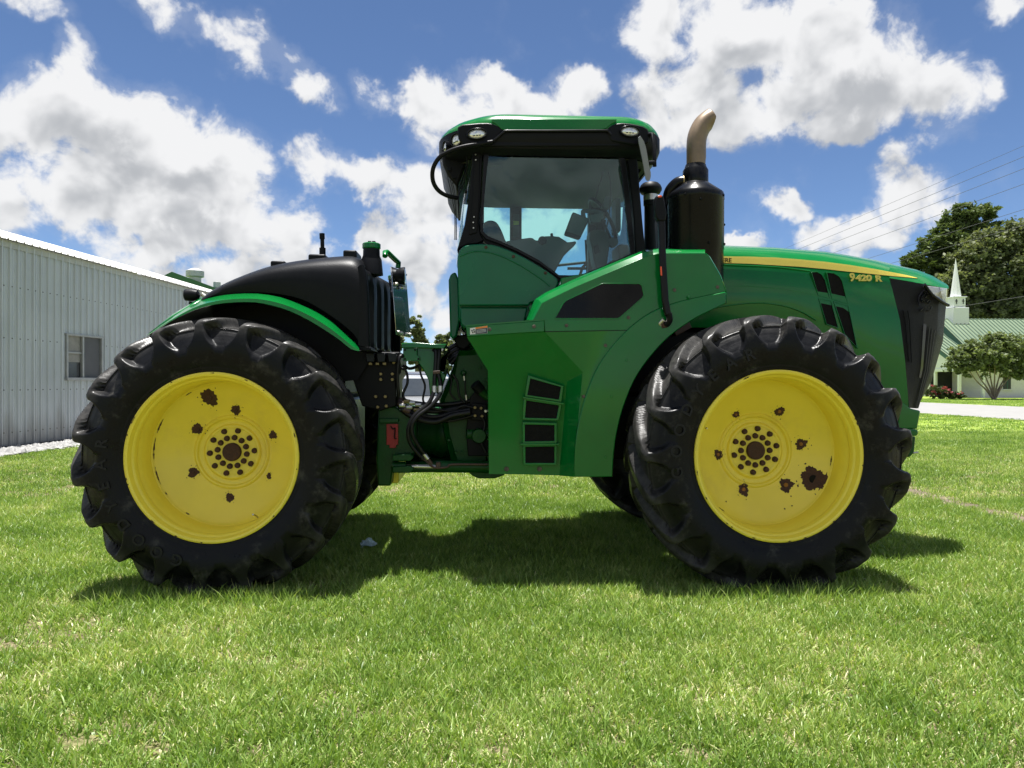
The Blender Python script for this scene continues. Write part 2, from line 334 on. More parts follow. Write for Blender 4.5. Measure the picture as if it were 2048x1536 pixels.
def tyre_mesh():
    env = [(0,.952),(.05,.952),(.10,.950),(.15,.947),(.19,.943),(.22,.938),(.245,.931),(.265,.921),(.281,.905),(.291,.885),(.298,.862),(.304,.836),(.308,.808),(.311,.78),(.312,.75),(.311,.72),(.307,.69),(.300,.66),(.291,.632),(.282,.610),(.279,.604),(.280,.598),(.276,.590),(.273,.585),(.274,.580),(.270,.575),(.268,.568),(.262,.560),(.25,.548)]
    # denser sampling across tread and shoulder
    e2 = []
    for (a, b) in zip(env, env[1:]):
        k = 3 if b[1] > .74 else 1
        for i in range(k): e2.append((a[0] + (b[0]-a[0])*i/k, a[1] + (b[1]-a[1])*i/k))
    e2.append(env[-1]); full = [(-y, r) for y, r in e2[:0:-1]] + [(y if y > 0 else 0.0, r) for y, r in e2]
    prof = np.array(full); n = len(prof)
    tan = np.gradient(prof, axis=0); tan /= np.linalg.norm(tan, axis=1)[:, None]
    nor = np.stack([-tan[:, 1], tan[:, 0]], 1)
    # make normals point outward
    cen = np.array([0, .75]); s = np.sign(((prof - cen) * nor).sum(1)); nor *= s[:, None]
    NL = 19; NT = NL * 56
    th = np.arange(NT) / NT * 2 * np.pi
    # arc length from centre line, in units where 1 = tread edge
    d = np.r_[0, np.cumsum(np.linalg.norm(np.diff(prof, axis=0), axis=1))]; c0 = d[np.argmin(abs(prof[:, 0]))]; al = abs(d - c0)
    sE = al / .275
    side = np.where(prof[:, 0] <= 0, 0.0, .5)
    S = np.clip(sE, 0, 1.12)
    shift = 1.05 * S - .16 * S ** 2
    ph = (NL * th[None, :] / (2*np.pi)) - shift[:, None] + side[:, None]
    x = ph - np.floor(ph) - .5                         # 0 = middle of the gap between two lugs
    ss = sE[:, None]
    wb = np.where(ss < .9, .335, .335 + .085 * np.clip((ss-.9) / .25, 0, 1))
    UE = 1.70
    wb = wb * np.sqrt(np.clip(1 - np.clip((ss - 1.10) / (UE - 1.10), 0, 1) ** 2.2, 0, 1))
    def smooth(t): t = np.clip(t, 0, 1); return t * t * (3 - 2 * t)
    soft = np.where(x > 0, .13, .075)
    cut = smooth((wb - abs(x)) / soft)
    D = np.interp(sE, [0, .9, 1.05, 1.2, 1.4, 1.6, 1.8], [.058, .062, .070, .068, .052, .030, .012])[:, None]
    ctr = smooth(np.clip((sE - .02) / .05, 0, 1))[:, None]
    rngl = np.random.default_rng(3)
    lugwear = 1 + .0 * x
    h = -D * cut * lugwear
    # lug ends swell slightly at the shoulder
    h += .006 * smooth((abs(x) - .40) / .08) * np.exp(-((ss - 1.05) / .10) ** 2)
    # sidewall rings
    r = prof[:, 1][:, None]
    h += .0022 * smooth((r - .632) / .004) * smooth((.70 - r) / .06) * 0
    rr = prof[:, 1][:, None] + nor[:, 1][:, None] * h; yy = prof[:, 0][:, None] + nor[:, 0][:, None] * h
    X = rr * np.cos(th)[None, :]; Z = rr * np.sin(th)[None, :]; Yv = np.broadcast_to(yy, X.shape)
    V = np.stack([X, Yv, Z], -1).reshape(-1, 3)
    i = np.arange(n - 1)[:, None]; j = np.arange(NT)[None, :]; jn = (j + 1) % NT
    Fq = np.stack([i*NT + j, i*NT + jn, (i+1)*NT + jn, (i+1)*NT + j], -1).reshape(-1, 4)
    me = bpy.data.meshes.new('tyre'); me.vertices.add(len(V)); me.vertices.foreach_set('co', V.ravel())
    me.loops.add(Fq.size); me.loops.foreach_set('vertex_index', Fq.ravel().astype(np.int32))
    me.polygons.add(len(Fq)); me.polygons.foreach_set('loop_start', np.arange(0, Fq.size, 4)); me.polygons.foreach_set('loop_total', np.full(len(Fq), 4))
    me.polygons.foreach_set('use_smooth', np.ones(len(Fq), bool)); me.update(); me.validate()
    me.set_sharp_from_angle(angle=R(50)); me.materials.append(RUBBER); return me
TYRE = tyre_mesh()
def rust_patch(w, cx, cz, rad, seed, Yw, parent):
    rd = random.Random(seed); n = 72; v = []; f = []
    ph = [rd.uniform(0, 6.28) for _ in range(9)]; am = [rd.uniform(.4, 1.3) for _ in range(9)]
    def pt(x, z, lift):
        r = math.hypot(x, z); return Vector((x, disc_y(r) - lift, z))
    def rr(a): return rad * (.97 + sum(am[i]*w_*math.sin(k_*a+ph[i]) for i, (k_, w_) in enumerate(((2,.10),(3,.11),(5,.08),(7,.07),(11,.06),(16,.05),(23,.045),(31,.03)))))
    for ring_ in (0.0, .4, .75, 1.0):
        for k in range(n):
            a = 2*math.pi*k/n; q = rr(a) * ring_; v.append(pt(cx + q*math.cos(a), cz + q*math.sin(a), .0022 if ring_ < 1 else .0012))
    for i in range(3):
        for k in range(n): f.append([i*n+k, i*n+(k+1) % n, (i+1)*n+(k+1) % n, (i+1)*n+k])
    for _ in range(7):          # loose flecks round the patch
        a = rd.uniform(0, 6.28); q = rad*rd.uniform(1.15, 1.75); s_ = rad*rd.uniform(.03, .10); bx, bz = cx + q*math.cos(a), cz + q*math.sin(a); k = len(v); m = 7
        for j in range(m): b_ = 6.283*j/m; t_ = s_*rd.uniform(.5, 1.4); v.append(pt(bx + t_*math.cos(b_), bz + t_*math.sin(b_)*1.3, .0015))
        f.append(list(range(k, k + m)))
    return mk('rust_patch', v, f, RUST, parent, 60, local=True)
def make_wheel(X, near, tyre_phase, patches, rot, label):
    w = lathe('wheel', RIM, (0, 0, 0), YELLOW, TR, 'Y', 96, 30, cap=False)
    w.matrix_parent_inverse = wm(TR).inverted()
    Yw = YT if near else 2*YC - YT; ks = .972 if X < 0 else 1.0
    if near and X < 0: Yw += .10
    w.location = (X, Yw, ZW); w.scale = (ks, ks if near else -ks, ks); w['label'] = label
    WM[w.name] = Matrix.Translation((X, Yw, ZW)) @ Matrix.Diagonal((ks, ks if near else -ks, ks, 1))
    d = lathe('wheel_disc', DISC, (0, 0, 0), YELLOW, w, 'Y', 96, 32, local=True, cap=False)
    t = bpy.data.objects.new('tyre', TYRE); link(t, w, True); t.rotation_euler = (0, tyre_phase, 0)
    seam = lathe('seam_weld', [(.5052,-.0215),(.5010,-.0185),(.4985,-.0135),(.5030,-.0155)], (0,0,0), YELLOW, w, 'Y', 96, 30, local=True, cap=False)
    lathe('hub_cap', [(0,.098),(.012,.098),(.013,.100),(.058,.101),(.064,.106),(.066,.114),(.066,.132)], (0,0,0), RUST, w, 'Y', 40, local=True)
    proto = None
    for (rad, n, a0) in ((.158, 10, rot), (.1045, 12, rot + 18)):
        for k in range(n):
            a = R(a0 + 360.0/n*k)
            if proto is None:
                proto = lathe('wheel_nut', [(0,-.026),(.013,-.025),(.0175,-.021),(.0185,-.016),(.0185,-.004),(.021,-.003),(.021,0)], (0,0,0), RUST, w, 'Y', 12, local=True); o = proto
            else: o = proto.copy(); COL.objects.link(o)
            o.location = (rad*math.cos(a), .131, rad*math.sin(a))
    for i, (px, py, rpx) in enumerate(patches):
        Yg = Yw + .07
        for _ in range(6):
            q = P(px, py, Yg); cx, cz = (q.x - X)/ks, (q.z - ZW)/ks; Yg = Yw + ks*disc_y(math.hypot(cx, cz))
        rad = rpx / F * Yg
        pch = rust_patch(w, cx, cz, rad, i*7 + int(px), Yw, w)
        if rpx < 20: lathe('patch_bolt', [(0,-.009),(rad*.30,-.008),(rad*.36,-.003),(rad*.36,.004)], (cx, (Yg - Yw)/ks, cz), RUSTO if X > 0 else RUST, w, 'Y', 14, local=True)
    # valve stem
    va = R(-62 if X < 0 else 158); c = Vector((.50*math.cos(va), -.055, .50*math.sin(va)))
    tube('valve_stem', [c, c + Vector((-.02*math.cos(va), -.02, -.02*math.sin(va))), c + Vector((-.035*math.cos(va), -.055, -.035*math.sin(va)))], .006, STEEL, w, 8, local=True)
    return w
wr = make_wheel(XR, True, R(-1.0), [(419,795,16),(472,820,10),(395,858,10.5),(546,870,9),(387,945,9.5),(538,952,6),(460,995,8.5)], 3, 'yellow rear wheel with brown rust patches')
wf = make_wheel(XF, True, R(8.9), [(1472,829,7.5),(1559,823,9.5),(1436,909,10),(1602,888,10.5),(1487,979,12),(1572,970,13),(1625,957,22)], 12, 'yellow front wheel with a rusty hole low on the right')
lathe('disc_hole', [(0,-.0045),(.026,-.0045),(.029,-.002)], (lambda q: (q.x - XF, disc_y(math.hypot(q.x-XF, q.z-ZW)) - .003, q.z - ZW))(P(1623, 957, 4.93)), BLACKM, wf, 'Y', 20, local=True)
for X in (XR, XF): make_wheel(X, False, R(9), [], 0, 'yellow wheel on the far side')
# flaked paint along the seam of the rear wheel and the rim edge of the front one
def flake(w, X, a0, a1, rad, wid, seed, y):
    rd = random.Random(seed); v = []; f = []; n = 14
    for k in range(n + 1):
        a = R(a0 + (a1-a0)*k/n); wd = wid * (.25 + rd.random()) * math.sin(math.pi * (k+.35)/(n+.7))
        for s in (-1, 1):
            r = rad + s*wd*.5; yy = y(r); v.append(Vector((r*math.cos(a), yy, r*math.sin(a))))
    for k in range(n): f.append([2*k, 2*k+1, 2*k+3, 2*k+2])
    return mk('rust_flake', v, f, RUST, w, 60, local=True)
dy = lambda r: disc_y(min(r, .5034)) - .0025
for k, (a0, a1, wd) in enumerate(((150,163,.010),(166,186,.009),(190,206,.008),(118,124,.008),(212,216,.006),(236,240,.007))): flake(wr, XR, a0, a1, .494, wd, k, dy)
for k, (a0, a1, wd) in enumerate(((-34,-17,.034),(-12,-3,.008),(230,237,.006))): flake(wf, XF, a0, a1, .487 if k == 0 else .494, wd, 30+k, dy)
for k in range(16):
    for w, X in ((wr, XR), (wf, XF)):
        a = random.uniform(0, 360); flake(w, X, a, a + random.uniform(1, 4), .5655, .008, 60+k, lambda r: -.2875)
for (w, X, px, py) in ((wf, XF, 1580, 1010), (wf, XF, 1566, 1016), (wf, XF, 1450, 1002)):
    q = P(px, py, 4.93); a = math.degrees(math.atan2(q.z-ZW, q.x-X)); rr_ = math.hypot(q.x-X, q.z-ZW)
    flake(w, X, a-.8, a+.8, rr_, .012, int(px), dy)
# raised lettering on the near sidewalls
def sidewall_text(w, s, size, rad, mid, span, flip=False):
    n = len(s)
    for i, ch in enumerate(s):
        if ch == ' ': continue
        a = R(mid + span * (.5 - (i + .5) / n)) if not flip else R(mid - span * (.5 - (i + .5) / n))
        pos = Vector((rad*math.cos(a), -.3135, rad*math.sin(a)))
        tilt = a - math.pi/2 + (math.pi if flip else 0)
        # text plane XY -> wheel plane XZ, facing -Y
        mtx = Matrix.Translation(pos) @ Matrix.Rotation(-tilt, 4, 'Y') @ Matrix.Rotation(math.pi/2, 4, 'X')
        textmesh('sidewall_letter', ch, size, .0022, LETTER, w, mtx, local=True, bold=.002)
sidewall_text(wf, 'GOODYEAR', .105, .70, 148, 92)
sidewall_text(wr, 'GOODYEAR', .105, .70, 212, 92)
# dried mud on the inner tread of the near front and rear tyres
def mud(w, a0, a1, y0, y1, seed):
    rd = np.random.default_rng(seed); rows = []; na, ny = 26, 10
    for i in range(na + 1):
        row = []
        for j in range(ny + 1):
            a = R(a0 + (a1-a0)*i/na); y = y0 + (y1-y0)*j/ny
            e = max(0, math.sin(math.pi*i/na)) ** .4 * max(0, math.sin(math.pi*j/ny)) ** .4
            r = .9485 - .035 * max(0, (abs(y) - .22) / .08) ** 2 + (e - .62) * .022 + rd.normal() * .0035
            row.append(Vector((r*math.cos(a), y, r*math.sin(a))))
        rows.append(row)
    v = [p for r in rows for p in r]; n = ny + 1
    f = [[i*n+j, i*n+j+1, (i+1)*n+j+1, (i+1)*n+j] for i in range(na) for j in range(ny)]
    return mk('mud_crust', v, f, MUD, w, 70, local=True)

# ------------------------------------------------------------------ chassis, axles, articulation
def mirY(p): return Vector((p.x, 2*YC - p.y, p.z))
for X in (XR, XF):
    lathe('axle', [(.10,-.88),(.12,-.86),(.13,-.75),(.19,-.62),(.21,-.5),(.24,-.3),(.27,0),(.24,.3),(.21,.5),(.19,.62),(.13,.75),(.12,.86),(.10,.88)], (X, YC, ZW), GREEND, TR, 'Y', 28)
    for s in (-1, 1): lathe('axle_flange', [(.17,-.04),(.185,-.03),(.185,.03),(.17,.04)], (X, YC + s*.82, ZW), GREEND, TR, 'Y', 28)
box('front_frame', (.95, 5.74, .78), (3.35, 6.36, 1.32), BLACKM, TR, .03)
box('engine_block', (1.15, 5.72, 1.30), (3.25, 6.38, 1.86), BLACKM, TR, .04)
box('rear_frame', (-2.55, 5.72, .74), (-.95, 6.38, 1.30), GREEND, TR, .03)
box('transmission_case', (-2.3, 5.62, 1.28), (-1.0, 6.48, 1.62), BLACKM, TR, .05)
# black bracket block under the tank with its plated bolts
plate('rear_bracket', [(700,704),(800,704),(802,745),(792,760),(792,812),(760,822),(724,812),(706,760)], 5.35, .5, BLACKM, TR, .008)
for i in range(3):
    plate('bracket_pad', [(731+22*i,706),(749+22*i,706),(748+22*i,724),(733+22*i,724)], 5.24, .12, BLACKG, TR, .004)
    plate('bracket_bolt', [(737+14*i,725),(744+14*i,725),(744+14*i,730),(737+14*i,730)], 5.26, .04, BRASS, TR, .002)
for (px, py) in ((788,725),(785,748),(785,759),(762,748),(762,759),(752,793),(771,793),(773,812),(756,814)):
    lathe('bracket_bolt', [(0,-.018),(.011,-.018),(.0135,-.013),(.0135,0)], P(px, py, 5.345), BRASS, TR, 'Y', 6)
# rear articulation block with red lock plate
plate('articulation_block', [(757,813),(790,813),(806,824),(830,832),(832,905),(815,915),(797,922),(786,935),(781,972),(756,972),(752,920)], 5.42, 1.26, GREEND, TR, .012)
plate('articulation_step', [(758,837),(797,837),(797,845),(758,847)], 5.385, .05, GREEND, TR, .006)
rl = plate('lock_plate', [(773,848),(796,848),(796,890),(792,890),(792,896),(779,896),(779,890),(773,890)], 5.40, .018, REDP, TR, .002)
tube('lock_pin', [P(781,852,5.39), P(786,858,5.385), P(790,857,5.385), P(789,876,5.385), P(793,877,5.385)], .0045, BLACKM, rl, 8)
box('inner_rear_plate', (P(782,960,5.6).x, 5.6, .62), (P(797,960,5.6).x, 6.5, 1.0), YELLOW, TR, .01)
# big tubular housing between the halves
hx0, hx1, zc_ = XO(824, 5.7), XO(940, 5.7), ZO(880, 868, 5.7)
lathe('oscillation_housing', [(.10,hx0-.06),(.19,hx0-.05),(.205,hx0-.03),(.205,hx0+.17),(.22,hx0+.20),(.235,hx0+.24),(.235,hx0+.33),(.225,hx0+.36),(.21,hx1-.05),(.20,hx1+.02),(.12,hx1+.03)], (0, 5.9, zc_), GREEND, TR, 'X', 40)
box('lower_beam', (hx0-.05, 5.55, ZO(880, 945, 5.55)), (XO(985, 5.55), 6.5, ZO(880, 923, 5.55)), GREEND, TR, .02)
plate('skid_plate', [(935,943),(1000,945),(1010,950),(990,957),(957,957),(945,952)], 5.5, 1.1, GREEND, TR, .008)
# neck casting rising to the cab base
rows = []
for Y_, ins in ((5.55, 10), (5.50, 0), (5.62, -2), (6.4, -2)):
    rows.append([P(x, y, Y_) for x, y in [(918-ins*.3,702+ins),(955,700+ins),(985,740),(985,800),(985,850),(968,935-ins),(905+ins,930-ins),(890+ins,870),(880+ins,800),(900+ins,752)]])
rows[0] = [p for p in rows[0]]
grid('neck_casting', rows, GREEND, TR, 35, closed=True, cap=True)
lathe('cable_boss', [(0,-.03),(.012,-.03),(.022,-.02),(.024,0)], P(927, 746, 5.49), GREEND, TR, 'Y', 16)
tube('control_cable', [P(928,747,5.46), P(930,760,5.45), P(931,785,5.45), P(934,812,5.46)], .006, HOSE, TR, 8)
tube('cable_end', [P(928,752,5.45), P(929,761,5.45)], .010, STEEL, TR, 8); tube('cable_end', [P(932,790,5.45), P(933,800,5.45)], .010, STEEL, TR, 8)
plate('pump_body', [(940,785),(955,778),(978,800),(978,912),(935,912),(931,860),(934,800)], 5.60, .5, BLACKM, TR, .012)
lathe('filter_canister', [(.03,-.10),(.045,-.09),(.045,.10),(.03,.11)], P(958, 868, 5.5), GREEND, TR, 'X', 20)
tube('filler_tube', [P(985,800,5.42), P(966,786,5.40), P(957,776,5.38)], .032, GREEND, TR, 14, curve=False)
tube('filler_cap', [P(961,781,5.39), P(950,768,5.37)], .042, BLACKP, TR, 14, curve=False)
cav = plate('cavity_shade_plate', [(940,795),(952,780),(978,800),(978,912),(936,912),(932,862),(936,830)], 5.475, .03, BLACKM, TR, .006)  # flat black plate standing in for the shade inside the open cavity
vb = plate('valve_block', [(944,806),(974,808),(974,842),(942,840)], 5.44, .05, BLACKM, TR, .006)
for q in ((950,815),(962,816),(950,831),(964,832),(971,822)): lathe('valve_port', [(0,-.03),(.010,-.03),(.014,-.02),(.014,0)], P(q[0], q[1], 5.44), STEEL if q[0] == 971 else BRASS, vb, 'Y', 8)
lathe('filter_head', [(.0,-.02),(.05,-.02),(.058,0),(.058,.05)], P(958, 872, 5.43), GREEND, TR, 'Y', 22)
for (pts, r) in (([(946,815),(925,812),(900,822),(860,815),(812,800)], .010), ([(950,830),(920,838),(890,842),(850,834),(805,812)], .012), ([(964,832),(970,850),(962,880),(972,905)], .010), ([(905,748),(915,765),(918,790),(930,806)], .009), ([(893,742),(903,760),(900,785),(912,800)], .007), ([(838,730),(842,750),(850,772),(846,800),(856,812)], .008), ([(800,735),(812,742),(815,765),(806,790),(815,805)], .010)):
    tube('hydraulic_line', [P(x, y, 5.43) for x, y in pts], r, HOSE, TR, 8)
for q in ((815,803),(826,806),(838,810),(850,814),(806,811),(820,815),(835,820)): lathe('line_fitting', [(.012,-.03),(.016,-.025),(.016,.015),(.011,.02)], P(q[0], q[1], 5.37), BRASS if q[0] % 2 else STEEL, TR, 'X', 8)
for q in ((912,905),(925,905),(912,770),(960,735),(972,760),(898,880)): lathe('casting_bolt', [(0,-.016),(.010,-.016),(.013,-.010),(.013,0)], P(q[0], q[1], 5.498), GREEND, TR, 'Y', 6)
# steering cylinder, pin lugs, steel line
zc = ZO(900, 931, 5.40)
for dy_ in (-12, 12):
    plate('pin_lug', [(785,922+dy_),(820,920+dy_),(828,926+dy_),(820,934+dy_),(785,934+dy_)], 5.33, .2, GREEND, TR, .006)
tube('steering_rod', [P(786,932,5.40), P(882,934,5.40)], .016, STEEL, TR, 14); tube('rod_eye', [P(785,931,5.40), P(812,931,5.40)], .028, GREEND, TR, 14)
tube('steering_cylinder', [P(872,933,5.40), P(986,934,5.40)], .045, GREEND, TR, 18)
tube('steel_line', [P(846,918,5.34), P(855,924,5.33), P(864,933,5.33), P(876,936,5.33), P(895,934,5.33), P(905,929,5.34), P(975,929,5.34)], .0085, COPPER, TR, 8, sub=4)
plate('line_clamp', [(872,925),(881,925),(881,937),(872,937)], 5.33, .06, COPPER, TR, .003)
# stepped bracket carrying the hoses
plate('bracket_shelf', [(803,686),(833,685),(868,688),(893,688),(888,697),(833,695),(803,696)], 5.32, .45, GREEN, TR, .004)
plate('hose_bracket', [(834,695),(880,696),(880,740),(893,752),(868,790),(862,808),(857,760),(846,738),(834,722)], 5.40, .03, GREEN, TR, .006)
hb = plate('bracket_plate', [(806,696),(834,696),(834,710),(840,714),(840,722),(806,722)], 5.37, .025, GREEN, TR, .004)
for q in ((810,700),(830,700),(810,718),(837,718)): lathe('bracket_rivet', [(0,-.008),(.007,-.007),(.009,0)], P(q[0], q[1], 5.372), BLACKM, hb, 'Y', 10)
plate('support_strut', [(886,698),(897,704),(862,742),(897,738),(885,775),(875,790),(870,775),(888,742)], 5.62, .03, GREEND, TR, .004)
tube('hydraulic_hose', [P(867,699,5.36), P(872,707,5.34), P(869,760,5.32), P(868,780,5.31), P(858,805,5.29), P(830,830,5.27), P(818,852,5.27), P(817,875,5.28), P(826,895,5.30), P(846,918,5.33)], .0155, HOSE, TR, 10)
tube('hydraulic_hose', [P(879,697,5.36), P(878,715,5.34), P(876,742,5.33), P(881,768,5.32), P(879,790,5.30), P(862,812,5.28), P(836,832,5.26), P(824,852,5.26), P(826,872,5.27), P(838,893,5.30), P(853,913,5.33)], .0155, HOSE, TR, 10)
for px, py, dx in ((868.5,772,0),(880.5,772,0)): tube('hose_fitting', [P(px,py,5.315), P(px+dx,py+13,5.31)], .020, STEEL, TR, 12)
tube('hose_fitting', [P(848,908,5.325), P(856,918,5.33)], .019, STEEL, TR, 12); tube('hose_fitting', [P(856,918,5.33), P(863,928,5.335)], .015, COPPER, TR, 10)
plate('hose_clamp', [(866,742),(880,741),(880,747),(866,748)], 5.30, .06, COPPER, TR, .002)
tube('looped_hose', [P(806,712,5.36), P(800,714,5.34), P(796,730,5.33), P(795,760,5.34), P(797,790,5.36), P(793,800,5.4)], .014, HOSE, TR, 10)
tube('looped_hose', [P(807,730,5.6), P(818,737,5.6), P(832,734,5.6), P(843,728,5.6)], .012, HOSE, TR, 8)
for i, (y0, y1, yy, r) in enumerate(((797,806,5.50,.017),(806,816,5.46,.020),(812,824,5.42,.020),(818,829,5.38,.022))):
    tube('cross_hose', [P(788+5*i,y0,yy), P(830,y0+9+3*i,yy), P(870,(y0+y1)/2+8+i*4,yy), P(905,y1+2,yy), P(940,y1-4,yy)], r, HOSE, TR, 10)
    tube('hose_coupling', [P(790+6*i,y0,yy), P(806+5*i,y0+5,yy)], r*1.35, COPPER, TR, 8)
for (x0,y0,x1,y1,yy) in ((896,700,938,690,5.75),(893,712,940,697,5.7),(897,722,938,703,5.65),(900,728,930,712,5.6)):
    tube('cab_hose', [P(x0,y0,yy), P((x0+x1)/2,(y0+y1)/2-6,yy), P(x1,y1,yy)], .022, HOSE, TR, 10)
# ------------------------------------------------------------------ rear tank and fenders
def tank_side(sgn):
    fl = (lambda p: p) if sgn > 0 else mirY
    top = spl([(402,598),(421,583),(456,564),(503,545),(544,532),(585,524),(626,518.5),(665,515),(694,513.5),(712,516),(724,524),(730,536)], 3)
    bot = spl([(404,603),(425,597),(456,590),(503,586),(544,588),(585,595),(615,606),(645,624),(668,640),(690,657),(708,674),(718,690)], 3)
    front = [(733,560),(736,606),(739,650),(740,694)]
    n = len(top); rows = []
    def sec(Y_, dt, db, dx=0):
        r = []
        for i in range(n):
            r.append(fl(P(top[i][0] + dx*i/n, top[i][1] + dt, Y_)))
        return r
    def half(f): return [(top[i][0]*(1-f) + bot[i][0]*f, top[i][1]*(1-f) + bot[i][1]*f) for i in range(n)]
    for f, Y_ in ((1.0, 5.03), (.97, 5.00), (.6, 4.985), (.30, 4.99), (.16, 5.005), (.07, 5.04), (.02, 5.09), (-.01, 5.16)):
        rows.append([fl(P(x, y, Y_)) for x, y in half(f)])
    base = rows[-1]
    for dY, dz in ((.12, .012), (.35, .02), (.62, .0)):
        rows.append([Vector((p.x, (p.y + dY*(1 if sgn > 0 else -1)), p.z + dz)) for p in base])
    last = rows[-1]
    rows.append([Vector((p.x, p.y, p.z - .35)) for p in last])
    t = grid('fuel_tank', rows, BLACKP, TR, 45)
    # ribbed front face: plan outline lofted down
    pl = [(730,5.09),(736,5.04),(741,5.10),(744,5.13)]
    rows = []
    zt = P(730, 540, 5.09).z; zb = P(738, 697, 5.05).z
    m = 44
    def plan(k, deep, inset):
        Yk = 5.02 + .74 * k / m; X0 = P(737, 600, 5.05).x + .10 * k / m
        if k < 4: X0 -= .05 * (1 - k/4) ** 2
        if k > m - 4: X0 -= .05 * (1 - (m-k)/4) ** 2
        rib = max(0, math.sin((k - 3) / m * math.pi * 7.6)) ** .6 if 3 < k < m - 2 else 0
        return Vector((X0 - inset - deep * rib, Yk, 0))
    for z, deep, inset in ((zt+.02, .0, .07), (zt-.0, .0, .03), (zt-.04, .004, .010), (zt-.10, .02, .002), (zt-.17, .05, 0), (zt-.3, .055, 0), (zb+.12, .055, 0), (zb+.06, .055, 0), (zb+.03, .045, 0), (zb+.012, .006, 0), (zb, 0, .005), (zb-.02, 0, .06)):
        rows.append([fl(Vector((p.x, p.y, z))) for p in (plan(k, deep, inset) for k in range(m+1))])
    grid('tank_front_face', rows, BLACKP, TR, 50)
    # corner filling between the side and front face, bottom pan
    a = [fl(P(x, y, 5.01)) for x, y in ((716,683),(726,560),(731,545),(738,560),(742,694),(722,701))]
    rows = []
    ed = [(728,530),(733,546),(736.5,575),(738,606),(739.5,650),(740.5,694)]
    for Y_, dx in ((4.992, -8), (4.995, -4), (5.005, -1.5), (5.03, .5)): rows.append([fl(P(x + dx, y, Y_)) for x, y in ed])
    rows.insert(0, [fl(P(x, y, 4.985)) for x, y in ((715,534),(719,560),(719,590),(719,625),(718,660),(716,690))])
    grid('tank_corner', rows, BLACKP, TR, 60)
    plate_pts = [(716,690),(742,694),(741,702),(719,703)]
    v = [fl(P(x, y, 5.0)) for x, y in plate_pts]; v += [Vector((p.x, p.y + .7*(1 if sgn > 0 else -1), p.z)) for p in v]
    mk('tank_base', v, [[0,1,2,3],[7,6,5,4],[0,1,5,4],[1,2,6,5],[2,3,7,6],[3,0,4,7]], BLACKP, TR, None, .008)
    # raised pads on top
    for px, py, w in ((565,526,15),(642,513,18),(706,505,14)):
        c = fl(P(px, py + 3, 5.30)); h = w/F*5.3
        box('tank_pad', (c.x-h, c.y-.12, c.z-.07), (c.x+h*.85, c.y+.12, c.z+.008), BLACKP, TR, .012)
    # fender
    up = spl([(297,668),(340,638),(372,617),(400,602),(434,592.5),(468,588),(514,587),(561,594),(602,609),(634,624),(661,641),(680,657),(697,673),(710,685),(718,696)], 2)
    lo = spl([(294,671),(340,643),(372,627),(400,616),(434,608),(470,604.5),(510,604.5),(545,611),(580,622),(617,640),(645,657),(665,670),(682,682),(702,698),(719,702)], 2)
    R0 = [fl(P(x, y, 5.02)) for x, y in up]; R1 = [fl(P(x, y, 4.985)) for x, y in up]; R2 = [fl(P(x*.40 + a_*.60, y*.40 + b_*.60, 4.845)) for (x, y), (a_, b_) in zip(up, lo)]; R3 = [fl(P(x, y, 4.842)) for x, y in lo]; 
    R4 = [fl(P(x, y+1, 4.87)) for x, y in lo]
    dd = Vector((0, .75*(1 if sgn > 0 else -1), .02)); R5 = [p + dd for p in R4]
    grid('fender', [R0, R1, R2, R3, R4], GREEN, TR, 22)
    grid('fender_liner', [[p + Vector((0, .01*sgn, .004)) for p in R4], [p + dd*.5 + Vector((0,0,.03)) for p in R4], R5], BLACKM, TR, 40)
    # rear wing of the fender behind the tank
    v = [fl(P(x, y, Y_)) for x, y, Y_ in ((297,667,5.02),(340,636,5.02),(402,600,5.02),(404,594,5.25),(345,628,5.25),(300,664,5.25))]
    mk('fender_wing', v, [[0,1,4,5],[1,2,3,4]], GREEN, TR, 30).modifiers.new('thick', 'SOLIDIFY').thickness = .012
tank_side(1); tank_side(-1)
for fl in ((lambda p: p), mirY):
    v = [fl(P(x, y, 5.30)) for x, y in ((415,592),(500,572),(600,572),(690,600),(735,640),(740,720),(715,760),(600,770),(450,720))]
    mk('inner_fender_wall', v, [list(range(len(v)))], BLACKM, TR)
# middle of the rear body between the two tanks
x0_, x1_ = XO(470, 5.8), XO(780, 5.8)
grid('tank_bridge', [[Vector((x, Y_, z)) for x, z in ((-2.2,1.75),(-1.9,1.98),(-1.4,2.14),(-.95,2.18),(-.80,2.10),(-.76,1.7))] for Y_ in (5.7, 6.05, 6.4)], BLACKP, TR, 45)
# filler necks and caps
for s in (1, -1):
    fl = (lambda p: p) if s > 0 else mirY
    c = fl(P(743, 512, 5.26)); z0 = c.z
    nk = lathe('filler_neck', [(.085,z0-.14),(.075,z0-.03),(.062,z0-.0),(.060,z0+.055)], (c.x, c.y, 0), BLACKP, TR, 'Z', 28)
    cp = lathe('filler_cap', [(.060,z0+.05),(.067,z0+.056),(.067,z0+.086),(.060,z0+.092),(.0,z0+.094)], (c.x, c.y, 0), GREEN, TR, 'Z', 28)
    for k in (-.012, .018): box('cap_lock', (c.x+k-.012, c.y-.02, z0+.092), (c.x+k+.012, c.y+.02, z0+.108), BLACKM, cp, .003)
# antenna post
tube('antenna_base', [P(645,515,5.45), P(645,496,5.45)], .024, BLACKP, TR, 16); tube('antenna_rod', [P(645,498,5.45), P(644.5,477,5.45)], .015, BLACKM, TR, 14); tube('antenna_tip', [P(644.5,478,5.45), P(644,467,5.45)], .020, BLACKP, TR, 16)
